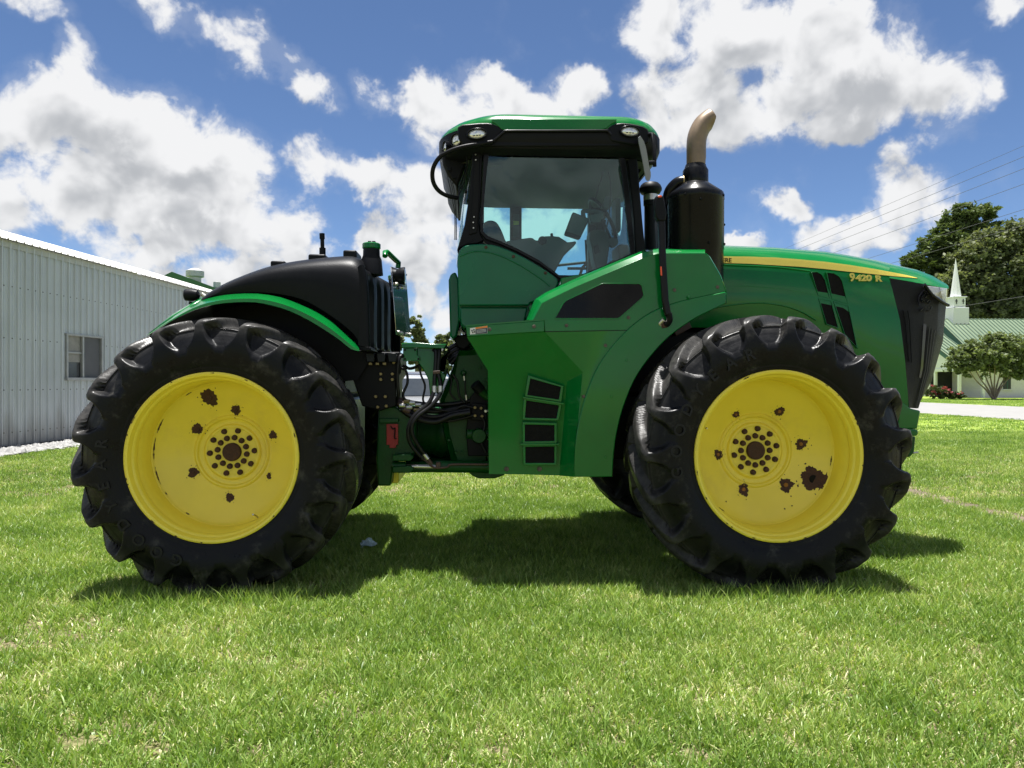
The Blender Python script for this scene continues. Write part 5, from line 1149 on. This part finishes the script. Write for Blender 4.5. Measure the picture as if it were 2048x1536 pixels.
for x in (48.0, 55.2, 60, 65, 70):
    w_ = box('window', (x-.35,62.93,.75), (x+.35,63.02,2.1), DOORM, church, 0)
    box('window_sill', (x-.45,62.86,.66), (x+.45,62.99,.75), BRICK, w_, 0); box('window_mullion', (x-.03,62.91,.75), (x+.03,62.928,2.1), CDARK, w_, 0)
st = box('steeple', (46.5,68.2,6.6), (48.15,69.8,8.4), CWHITE, church, .02)
box('steeple_tier', (46.72,68.4,8.4), (47.94,69.6,9.4), CWHITE, st, .02)
box('steeple_cornice', (46.62,68.3,9.36), (48.04,69.7,9.46), CWHITE, st, .01)
sx, sy = 47.33, 69.0
mk('spire', [Vector((sx+.50*math.cos(R(22.5+45*k)), sy+.50*math.sin(R(22.5+45*k)), 9.46)) for k in range(8)] + [Vector((sx, sy, 13.2))], [[k,(k+1)%8,8] for k in range(8)] + [list(range(8))], CWHITE, st)
for x in (46.98, 47.68):
    box('steeple_cross', (x-.04,68.36,8.75), (x+.04,68.395,9.2), DOORM, st, 0); box('steeple_cross', (x-.13,68.365,8.98), (x+.13,68.398,9.05), DOORM, st, 0)

church.location.x += 1.35; church.scale.z = 1.06
# ------------------------------------------------------------------ trees and shrubs
def leaf_mat(name, dark, light, trans=.35):
    m = bpy.data.materials.new(name); m.use_nodes = True; nt = m.node_tree; b = nt.nodes['Principled BSDF']; out = nt.nodes['Material Output']
    at = N(nt, 'ShaderNodeAttribute', attribute_name='leafv'); c = MIX(nt, at.outputs['Fac'], dark, light); L(nt, c, b.inputs['Base Color']); b.inputs['Roughness'].default_value = .5; b.inputs['Specular IOR Level'].default_value = .12
    t = N(nt, 'ShaderNodeBsdfTranslucent'); L(nt, MIX(nt, 1.0, c, (1.1,1.15,.5), 'MULTIPLY'), t.inputs[0]); mx_ = N(nt, 'ShaderNodeMixShader', i_0=trans); L(nt, b.outputs[0], mx_.inputs[1]); L(nt, t.outputs[0], mx_.inputs[2]); L(nt, mx_.outputs[0], out.inputs[0]); return m
BARK = mat('bark', (.10,.082,.066), .95, var=.3, vscale=12, bump=.6, bscale=40); BARKL = mat('pale_smooth_bark', (.22,.17,.135), .8, var=.25, vscale=6)
OAK = leaf_mat('oak_leaves', (.06,.08,.042), (.19,.21,.115)); PINE = leaf_mat('pine_needles', (.045,.070,.026), (.135,.175,.065), .25); MYRT = leaf_mat('small_tree_leaves', (.085,.115,.052), (.20,.235,.12)); SHRUB = leaf_mat('shrub_leaves', (.03,.05,.02), (.085,.10,.045))
PINK = leaf_mat('pink_blossom', (.30,.05,.09), (.45,.13,.17), .3)
def leaves(name, lumps, n, size, mt, parent, seed, fill=.55, droop=0.0, asp=.6):
    rd = np.random.default_rng(seed); lumps = np.array(lumps); vol = lumps[:,3]*lumps[:,4]*lumps[:,5]; pk = vol**.75; pk /= pk.sum()
    # break every lump into clusters of leaves with gaps between them
    ncl = max(12, int(n/42)); li = rd.choice(len(lumps), ncl, p=pk)
    d = rd.normal(size=(ncl,3)); d /= np.linalg.norm(d,axis=1)[:,None]; rr = (fill + (1-fill)*rd.random(ncl)) ** .7 * rd.uniform(.85,1.12,ncl)
    C = lumps[li,:3] + d*rr[:,None]*lumps[li,3:6]; csz = rd.uniform(.5,1.3,ncl) * lumps[li,3:6].min(1)*.28
    ci = rd.integers(0, ncl, n); e = rd.normal(size=(n,3))*csz[ci][:,None]*np.array([1,1,.62])*.62; Pn = C[ci] + e
    # local frames
    a = rd.normal(size=(n,3)); a[:,2] = a[:,2]*.6 - droop; a /= np.linalg.norm(a,axis=1)[:,None]; bv = rd.normal(size=(n,3)); bv -= (bv*a).sum(1)[:,None]*a; bv /= np.linalg.norm(bv,axis=1)[:,None]
    s = size*rd.uniform(.6,1.4,n)[:,None]
    V = np.stack([Pn - a*s*.5, Pn + bv*s*asp*.5, Pn + a*s*.5, Pn - bv*s*asp*.5], 1).reshape(-1,3); Fq = np.arange(4*n).reshape(-1,4)
    me = bpy.data.meshes.new(name); me.vertices.add(4*n); me.vertices.foreach_set('co', V.ravel()); me.loops.add(4*n); me.loops.foreach_set('vertex_index', Fq.ravel().astype(np.int32)); me.polygons.add(n); me.polygons.foreach_set('loop_start', np.arange(0,4*n,4)); me.polygons.foreach_set('loop_total', np.full(n,4)); me.update()
    at = me.attributes.new('leafv', 'FLOAT', 'POINT'); cv = rd.random(ncl)*.7; at.data.foreach_set('value', np.repeat(np.clip(cv[ci] + rd.random(n)*.4,0,1),4).astype(np.float32))
    me.materials.append(mt); o = bpy.data.objects.new(name, me); return link(o, parent)
def limbs(name, base, trunk_top, lumps, r0, mt, parent, seed, k=9, zstart=.5):
    rd = random.Random(seed); base, trunk_top = Vector(base), Vector(trunk_top)
    t = tube('trunk', [base + Vector((0,0,-.1)), base.lerp(trunk_top,.5) + Vector((rd.uniform(-.2,.2), 0, 0)), trunk_top], [r0, r0*.45], mt, parent, 10)
    ls = rd.sample(list(lumps), min(k, len(lumps)))
    for l in ls:
        s = base.lerp(trunk_top, rd.uniform(zstart, .98)); e = Vector(l[:3]); mid = s.lerp(e,.5) + Vector((0,0,-.06*(e-s).length))
        tube('limb', [s, mid, e], [r0*.32, r0*.08], mt, t, 6, sub=4)
def tree(name, label, base, lumps, n, size, lm, bark, r0, top, seed, group=None, k=9, **kw):
    root = empty(name, base, label, 'tree', group); limbs(name, base, top, lumps, r0, bark, root, seed, k); leaves('crown', lumps, n, size, lm, root, seed, **kw); return root
def lump(px, py, Y, rx, rz, ry=None): 
    c = P(px, py, Y); return (c.x, c.y, c.z, rx/F*Y, (ry or rx*.8)/F*Y, rz/F*Y)
YO = 88
pine_l = [lump(1935,425,YO,34,20),lump(1972,425,YO,30,18),(lump(1905,440,YO,24,18)),lump(1890,465,YO,26,20),lump(1925,455,YO,30,18),lump(1868,490,YO,30,22),lump(1845,510,YO,30,18),lump(1830,530,YO,28,16),lump(1900,500,YO,40,24),lump(1815,520,YO,16,10),lump(1860,540,YO,40,24),lump(1985,445,YO,18,12),lump(1880,570,YO,40,26),lump(1920,490,YO,44,30),lump(1950,465,YO,40,26),lump(1900,540,YO,46,30)]
tree('pine_tree', 'tall dark pine rising above the oak behind the church', (XO(1925,YO), YO, 0), pine_l, 30000, .60, PINE, BARK, .45, P(1932,430,YO), 11, k=12, fill=.4, asp=.34)
YK = 80
oak_l = [lump(2040,480,YK,70,36),lump(1985,490,YK,56,34),lump(1945,520,YK,50,34),lump(2030,540,YK,80,46),lump(1960,570,YK,60,44),lump(2040,600,YK,70,40),lump(1930,600,YK,46,36),lump(2110,470,YK,70,50),lump(2120,560,YK,80,60),lump(1990,620,YK,70,30),lump(2180,520,YK,60,60),lump(1900,565,YK,34,28),lump(1905,615,YK,34,24),lump(2080,630,YK,70,30)]
tree('oak_tree', 'broad grey green oak filling the sky behind the church roof', (XO(2030,YK), YK, 0), oak_l, 60000, .46, OAK, BARK, .6, P(2030,560,YK), 12, k=12, fill=.5)
tree('oak_tree', 'shaded lower tree behind the steeple between pine and oak', (XO(1885,84), 84, 0), [lump(1880,600,84,40,40),lump(1850,585,84,34,30),lump(1910,625,84,40,30),lump(1860,625,84,40,34)], 16000, .5, OAK, BARK, .4, P(1880,610,84), 15, fill=.5)
# small multi-stemmed tree before the church
YM = 56
my_l = [lump(1985,695,YM,46,30),lump(1940,715,YM,44,28),lump(2030,700,YM,50,36),lump(1915,728,YM,28,22),lump(1970,722,YM,50,30),lump(2030,735,YM,44,28),lump(1995,676,YM,28,12),lump(2060,715,YM,36,30),lump(1938,694,YM,24,14),lump(1930,742,YM,26,12),lump(2046,752,YM,20,10)]
mt_ = empty('crape_myrtle', (XO(1988,YM), YM, 0), 'small round tree with several bare stems before the white church wall', 'tree')
leaves('crown', my_l, 20000, .27, MYRT, mt_, 21, fill=.35)
bs = P(1988, 765, YM); bs.z = 0
for (px, py) in ((1950,745),(1965,740),(1978,738),(1990,736),(2003,738),(2018,742),(2032,738),(1940,752)):
    e = P(px, py-8, YM + random.uniform(-.6,.6)); tube('trunk', [bs + Vector((random.uniform(-.12,.12),0,-.05)), bs.lerp(e,.35) + Vector((0,0,.05)), bs.lerp(e,.7) + Vector((0,0,-.12)), e], [.085,.03], BARKL, mt_, 7, sub=4)
for (px, py, rx, rz, col_, lab) in ((1870,782,22,14,True,'rounded shrub with pink flowers beside the church porch'),(1912,789,15,7,False,'low loose shrub with a few pink flowers by the church window'),(1893,786,9,8,False,'small dark shrub between the flowering bushes')):
    YS = 58; c = P(px, py, YS); sr = empty('flowering_shrub', (c.x, c.y, 0), lab, 'shrub', 'shrubs along the church wall')
    lm_ = [lump(px,py+2,YS,rx,rz),lump(px-rx*.5,py+4,YS,rx*.6,rz*.7),lump(px+rx*.5,py+4,YS,rx*.6,rz*.7)]
    leaves('foliage', lm_, 2200, .16, SHRUB, sr, int(px), fill=.3)
    leaves('blossom', [lump(px,py-rz*.25,YS,rx*1.0,rz*.9)], 220 if col_ else 60, .16, PINK, sr, int(px)+1, fill=.85)
    tube('stem', [Vector((c.x,c.y,0)), Vector((c.x+.05,c.y,.5))], .03, BARK, sr, 6)
# trees seen through the gap behind the tractor, and standing along that lot
def gap_tree(px, ytop, w, Y, lab, seed, mtl=OAK, n=7000):
    h = 765 - ytop; rd = random.Random(seed)
    lm = [lump(px+rd.uniform(-.55,.55)*w, ytop + h*f, Y, w*rd.uniform(.35,.55), h*.16) for f in (.16,.2,.3,.35,.45,.5,.55,.62,.7)]
    tree('broadleaf_tree', lab, (XO(px,Y), Y, 0), lm, n, .32, mtl, BARK, .28, P(px, ytop + h*.35, Y), seed, 'trees beyond the parking lot', fill=.45)
gap_tree(836, 628, 26, 60, 'taller tree just right of the black tank in the gap', 41)
gap_tree(893, 664, 34, 62, 'rounded tree left of the cab base in the gap', 42)
gap_tree(940, 682, 36, 64, 'low tree behind the hoses and neck of the tractor', 43)
gap_tree(780, 668, 40, 62, 'tree mostly hidden behind the rear tank', 44)

# ------------------------------------------------------------------ parked cars in the gap
def car(name, label, loc, rz, paint, h=1.72):
    root = empty(name, loc, label, 'car', 'cars parked beyond the tractor'); G = mat(name + '_glass', (.03,.035,.04), .08, var=.1); TY = RUBBER
    rot = Matrix.Translation(loc) @ Matrix.Rotation(rz, 4, 'Z'); WMi = wm(root)
    def T(p): return rot @ Vector(p)
    k = h/1.72
    body = [(-2.3,.35),(-2.35,.75),(-2.28,1.02),(-1.0,1.10),(1.15,1.10),(2.2,.98),(2.35,.72),(2.32,.35)]
    secs = [(-.90,.06),(-.94,0),(.94,0),(.90,.06)]
    rows = [[T((x, y, z*k)) for x, z in body] for y in (-.86,-.93,-.93,.93,.93,.86)]
    for j, dz in ((0,.04),(5,.04)): rows[j] = [p + Vector((0,0,-.05)) for p in rows[j]]
    grid('body', rows, paint, root, 35, cap=True)
    gh = [(-2.1,1.08),(-1.85,1.62),(-1.4,1.72),(.1,1.72),(.45,1.62),(1.15,1.08)]
    rows = [[T((x, y*(1 if z < 1.2 else .86), z*k)) for x, z in gh] for y in (-.86,-.88,.88,.86)]
    grid('cabin', rows, paint, root, 35, cap=True)
    for s in (-1, 1):
        for (x0, x1, x2, x3) in ((-1.75,-.75,-.75,-1.62),(-.65,.30,.15,-.65),(.40,.95,.42,.22)):
            v = [T((x0, s*.895, 1.14*k)), T((x1, s*.895, 1.14*k)), T((x2, s*.79, 1.60*k)), T((x3, s*.79, 1.60*k))]; mk('side_window', v, [[0,1,2,3]], G, root)
        for x in (-1.45, 1.45):
            c = T((x, s*.86, .36)); w_ = lathe('wheel', [(0,-.02),(.20,-.03),(.23,.0),(.36,.0),(.37,.04),(.37,.18),(.3,.2),(0,.2)], (0,0,0), TY, root, 'Y', 24); w_.data.transform(Matrix.Translation(c) @ Matrix.Rotation(rz + (0 if s < 0 else math.pi), 4, 'Z'))
            r_ = lathe('rim', [(0,-.04),(.10,-.035),(.21,-.032),(.22,-.02)], (0,0,0), STEEL, w_, 'Y', 20); r_.data.transform(Matrix.Translation(c) @ Matrix.Rotation(rz + (0 if s < 0 else math.pi), 4, 'Z'))
        mk('headlight', [T((2.33,s*.5,.75*k)), T((2.30,s*.88,.78*k)), T((2.22,s*.88,.92*k)), T((2.28,s*.5,.90*k))], [[0,1,2,3]], LAMP, root)
        mk('tail_lamp', [T((-2.365,s*.62,.78*k)), T((-2.365,s*.90,.80*k)), T((-2.33,s*.90,1.0*k)), T((-2.33,s*.66,1.0*k))], [[0,1,2,3]], mat('red_lens', (.5,.01,.01), .2), root)
    mk('windscreen', [T((1.16,-.78,1.12*k)), T((1.16,.78,1.12*k)), T((.49,.68,1.62*k)), T((.49,-.68,1.62*k))], [[0,1,2,3]], G, root)
    mk('rear_window', [T((-2.13,-.74,1.14*k)), T((-2.13,.74,1.14*k)), T((-1.90,.66,1.6*k)), T((-1.90,-.66,1.6*k))], [[0,1,2,3]], G, root)
    mk('grille', [T((2.37,-.45,.55*k)), T((2.37,.45,.55*k)), T((2.33,.42,.85*k)), T((2.33,-.42,.85*k))], [[0,1,2,3]], BLACKM, root)
    mk('number_plate', [T((-2.375,-.26,.62*k)), T((-2.375,.26,.62*k)), T((-2.37,.26,.75*k)), T((-2.37,-.26,.75*k))], [[0,1,2,3]], WHITEP, root)
SILV = mat('silver_car_paint', (.50,.51,.52), .25, metal=.4, coat=.6, var=.03); GRAF = mat('graphite_car_paint', (.10,.10,.105), .25, metal=.3, coat=.6, var=.05)
car('silver_car', 'silver car seen nose on through the gap behind the tank', (XO(834,19.5), 20.6, 0), R(-70), SILV, 1.62)
car('dark_car', 'dark grey car parked behind the silver one in the gap', (XO(856,27), 27, 0), R(80), GRAF, 1.80)
LOT = mat('lot_asphalt', (.22,.21,.20), .9, var=.15, vscale=2); sheet('parking_lot', [(-9,16.5),(3.5,16.5),(3.5,48),(-9,48)], .005, LOT)

# ------------------------------------------------------------------ power lines along the road
WIRE = mat('wire', (.07,.07,.075), .6, var=0)
for i, (s_, lab) in enumerate(((.4415,'highest thin power line crossing the right sky'),(.4216,'second power line from the top at the right'),(.40,'third power line from the top at the right'),(.372,'fourth power line from the top at the right'),(.326,'upper of the two power lines crossing the pine top'),(.297,'lower of the two power lines crossing the pine top'),(.168,'low cable passing in front of the church steeple'))):
    X = 20.0; z = CAMZ + s_*X
    pts = [Vector((X, y, z + .0006*((y-45)**2)/4 - .35)) if False else Vector((X, y, z - .25*(1 - ((y-40)/60)**2))) for y in np.linspace(-20, 100, 13)]
    o = tube('power_line', pts, .008 if i else .006, WIRE, None, 6, curve=False); tag(o, lab, 'wire', 'power lines along the road')

# ------------------------------------------------------------------ crumpled plastic on the grass
def wrapper():
    rd = np.random.default_rng(9); c = P(738, 1085, 5.95); rows = []
    c = Vector((XO(738, 6.0), 6.0, .06))
    for i in range(9):
        rows.append([Vector((c.x + (i-4)*.016 + rd.normal()*.006, c.y + (j-4)*.016 + rd.normal()*.008, .05 + .05*math.exp(-((i-4)**2+(j-4)**2)/9) + rd.normal()*.012)) for j in range(9)])
    o = grid('plastic_wrapper', rows, mat('pale_blue_plastic', (.42,.55,.60), .35, var=.15, vscale=60), None, 25, solid=.001); tag(o, 'crumpled pale blue plastic lying in the grass by the rear tyre', 'litter')
wrapper()
# ------------------------------------------------------------------ grass
def grass_mat():
    m = bpy.data.materials.new('grass_blades'); m.use_nodes = True; nt = m.node_tree; b = nt.nodes['Principled BSDF']; out = nt.nodes['Material Output']
    bl = N(nt, 'ShaderNodeAttribute', attribute_name='blade'); ti = N(nt, 'ShaderNodeAttribute', attribute_name='tint', attribute_type='INSTANCER')
    t = M(nt, 'ADD', M(nt, 'MULTIPLY', bl.outputs['Fac'], .75), M(nt, 'MULTIPLY', ti.outputs['Fac'], .5))
    cr = N(nt, 'ShaderNodeValToRGB'); L(nt, t, cr.inputs[0]); e = cr.color_ramp.elements
    e[0].position = 0; e[0].color = (.072,.140,.022,1); e[1].position = 1.0; e[1].color = (.72,.66,.40,1)
    for p, c in ((.3,(.155,.265,.042,1)),(.55,(.275,.385,.085,1)),(.75,(.43,.49,.18,1)),(.90,(.64,.61,.33,1))):
        x = e.new(p); x.color = c
    L(nt, cr.outputs[0], b.inputs['Base Color']); b.inputs['Roughness'].default_value = .42; b.inputs['Specular IOR Level'].default_value = .5
    tr = N(nt, 'ShaderNodeBsdfTranslucent'); L(nt, MIX(nt, 1.0, cr.outputs[0], (1.15,1.2,.55), 'MULTIPLY'), tr.inputs[0])
    mx_ = N(nt, 'ShaderNodeMixShader', i_0=.38); L(nt, b.outputs[0], mx_.inputs[1]); L(nt, tr.outputs[0], mx_.inputs[2]); L(nt, mx_.outputs[0], out.inputs[0]); return m
GM = grass_mat()
def clump(n, rad, h0, h1, w, seed, lie=.5, straw=.16, stem=0):
    rd = np.random.default_rng(seed); V = []; Fs = []; val = []
    for i in range(n + stem):
        a = rd.uniform(0, 6.283); r = rad*math.sqrt(rd.random()); x, y = r*math.cos(a), r*math.sin(a); h = rd.uniform(h0, h1); ww = w*rd.uniform(.6,1.3)
        d = rd.uniform(0, 6.283); lean = abs(rd.normal())*lie + .12; curl = rd.uniform(.2,1.1); tw = rd.uniform(0, 6.283)
        is_dry = rd.random() < straw; v0 = rd.uniform(.86,1.25) if is_dry else rd.uniform(.05,.78)
        if is_dry: lean += rd.uniform(.2,1.0); h *= .7
        if i >= n: h = rd.uniform(.16,.26); ww = .0022; lean = rd.uniform(.05,.3); curl = .2; v0 = 1.0
        dx, dy = math.cos(d), math.sin(d); px_, py_ = math.cos(tw), math.sin(tw); k = len(V); ang = lean*.4; p = np.array([x, y, 0.0]); segs = 3
        for s in range(segs + 1):
            wd = ww*(1, .95, .68, .06)[s]*.5
            V += [(p[0]-px_*wd, p[1]-py_*wd, p[2]), (p[0]+px_*wd, p[1]+py_*wd, p[2])]; val += [v0*(.86+.06*s)]*2
            ang = min(lean*.4 + (s+1)/segs*(lean*.6 + curl*.5), 1.75); st_ = h/segs; p = p + np.array([dx*math.sin(ang)*st_, dy*math.sin(ang)*st_, math.cos(ang)*st_])
        Fs += [[k+2*s, k+2*s+1, k+2*s+3, k+2*s+2] for s in range(segs)]
    me = bpy.data.meshes.new('grass_clump'); me.from_pydata(V, [], Fs); me.update(); at = me.attributes.new('blade', 'FLOAT', 'POINT'); at.data.foreach_set('value', np.array(val, np.float32))
    me.materials.append(GM); me.polygons.foreach_set('use_smooth', [True]*len(me.polygons)); return bpy.data.objects.new('grass_clump', me)
def vnoise(x, y, s, seed):
    rd = np.random.default_rng(seed); G_ = rd.random((64,64)); u, v = x/s, y/s; i, j = np.floor(u).astype(int), np.floor(v).astype(int); fu, fv = u-i, v-j; fu = fu*fu*(3-2*fu); fv = fv*fv*(3-2*fv); g = lambda a, b: G_[a % 64, b % 64]
    return (g(i,j)*(1-fu)*(1-fv) + g(i+1,j)*fu*(1-fv) + g(i,j+1)*(1-fu)*fv + g(i+1,j+1)*fu*fv)
def grass(name, label, variants, xy, scl, tint, seed):
    rd = np.random.default_rng(seed); n = len(xy); cl_ = bpy.data.collections.new(name + '_clumps')
    for v in variants: cl_.objects.link(v)
    me = bpy.data.meshes.new(name); me.vertices.add(n); co = np.zeros((n,3)); co[:,:2] = xy; me.vertices.foreach_set('co', co.ravel())
    def attr(nm, ty, arr, key='value'):
        a = me.attributes.new(nm, ty, 'POINT'); a.data.foreach_set(key, arr)
    attr('idx', 'INT', rd.integers(0, len(variants), n).astype(np.int32)); attr('scl', 'FLOAT', scl.astype(np.float32)); attr('tint', 'FLOAT', tint.astype(np.float32))
    rot = np.zeros((n,3)); rot[:,2] = rd.uniform(0, 6.283, n); attr('rot', 'FLOAT_VECTOR', rot.ravel().astype(np.float32), 'vector')
    o = bpy.data.objects.new(name, me); COL.objects.link(o); tag(o, label, 'grass', kind='stuff')
    g = bpy.data.node_groups.new(name, 'GeometryNodeTree'); g.interface.new_socket('Geometry', in_out='INPUT', socket_type='NodeSocketGeometry'); g.interface.new_socket('Geometry', in_out='OUTPUT', socket_type='NodeSocketGeometry')
    gi = g.nodes.new('NodeGroupInput'); go = g.nodes.new('NodeGroupOutput'); ip = g.nodes.new('GeometryNodeInstanceOnPoints'); ci = g.nodes.new('GeometryNodeCollectionInfo'); ci.inputs['Collection'].default_value = cl_; ci.inputs['Separate Children'].default_value = True; ci.inputs['Reset Children'].default_value = True
    def na(nm, ty):
        k = g.nodes.new('GeometryNodeInputNamedAttribute'); k.data_type = ty; k.inputs['Name'].default_value = nm; return k.outputs['Attribute']
    L(g, gi.outputs[0], ip.inputs['Points']); L(g, ci.outputs[0], ip.inputs['Instance']); ip.inputs['Pick Instance'].default_value = True
    L(g, na('idx','INT'), ip.inputs['Instance Index']); L(g, na('rot','FLOAT_VECTOR'), ip.inputs['Rotation']); L(g, na('scl','FLOAT'), ip.inputs['Scale']); L(g, ip.outputs[0], go.inputs[0])
    o.modifiers.new('instances', 'NODES').node_group = g; return o
SD = snor
def scatter(n, d0, d1, seed, power=1.0):
    rd = np.random.default_rng(seed); d = np.sqrt(rd.uniform(d0*d0, d1*d1, n)) ; a = rd.uniform(-.82, .82, n) + TH
    x, y = d*np.sin(a)/np.cos(a-TH)*1.0, d*np.cos(a)/np.cos(a-TH)
    keep = np.ones(n, bool)
    # keep off gravel bed, road, lot, soil strip, church lot
    rel = np.stack([x - SHX, y - SHY], 1); out_ = rel[:,0]*SD.x + rel[:,1]*SD.y; keep &= ~((out_ < 1.15 + .12*np.sin(y*5)) & (y > 8))
    keep &= ~((x > 20.55) & (x < 31.85)); keep &= ~((x > -9) & (x < 3.5) & (y > 16.5) & (y < 48)); keep &= ~((x > 43) & (y > 62))
    sxx = 5.66 + .05*np.sin(y*1.3) + .03*np.sin(y*3.7+1); keep &= ~((abs(x - sxx) < .12 + .16*vnoise(x+9, y+9, .35, 8)) & (y > 4.5) & (y < 16) & (rd.random(n) < .84))
    pat = vnoise(x+40, y+40, .55, 1)*.6 + vnoise(x+40, y+40, .17, 2)*.4
    keep &= ~((pat > .76) & (rd.random(n) < .4))
    # worn spots
    for (px, py, r) in ((110,1270,.26),(180,1470,.13),(1110,1285,.12)):
        dd = CAMZ*F/(py-HY); u = (px-CX)/F; cx_ = (u*math.cos(TH)+math.sin(TH))*dd; cy_ = (math.cos(TH)-u*math.sin(TH))*dd
        keep &= ~((((x-cx_)/1.6)**2 + (y-cy_)**2 < (r*(.5+pat))**2) & (rd.random(n) < .5))
    x, y, pat = x[keep], y[keep], pat[keep]; tint = np.clip(pat*.9 - .42 + .25*vnoise(x+90, y+20, 1.7, 4) + rd.normal(0,.10,len(x)), -.2, .8); return np.stack([x,y],1), tint, rd
near = [clump(30, .065, .035, .085, .0056, 100+i, .6, .24) for i in range(8)] + [clump(16, .055, .02, .05, .011, 140+i, .9, .05) for i in range(2)]
xy, ti, rd = scatter(40000, 2.0, 8.5, 51); grass('grass', 'short sunlit lawn grass around the tractor', near, xy, rd.uniform(.65,1.25,len(xy)), ti, 61)
mid = [clump(30, .12, .04, .09, .0085, 200+i, .55, .16) for i in range(5)]
xy, ti, rd = scatter(42000, 8.2, 20, 52); grass('lawn_grass', 'lawn grass stretching back towards the shed and road', mid, xy, rd.uniform(.6,1.1,len(xy)), ti, 62)
far_ = [clump(34, .30, .04, .085, .019, 300+i, .55, .10) for i in range(4)]
xy, ti, rd = scatter(36000, 19.5, 62, 53); grass('distant_grass', 'far lawn grass beside the road and before the church', far_, xy, rd.uniform(.6,1.1,len(xy)), ti - .02, 63)
# longer unmown grass standing against the near tyres
stem = [clump(16, .06, .07, .15, .0055, 400+i, .35, .12, 1 if i == 0 else 0) for i in range(4)]
rd = np.random.default_rng(14); pp_ = []
for (x0, x1, Y0) in ((XR-.62, XR+.62, 4.66), (XF-.62, XF+.66, 4.58)):
    for k in range(150): pp_.append((rd.uniform(x0, x1), Y0 - abs(rd.normal())*.10))
pp_ = np.array(pp_); grass('tall_grass', 'longer grass standing against the near tyres', stem, pp_, rd.uniform(.6,1.1,len(pp_)), rd.uniform(-.1,.3,len(pp_)), 64)
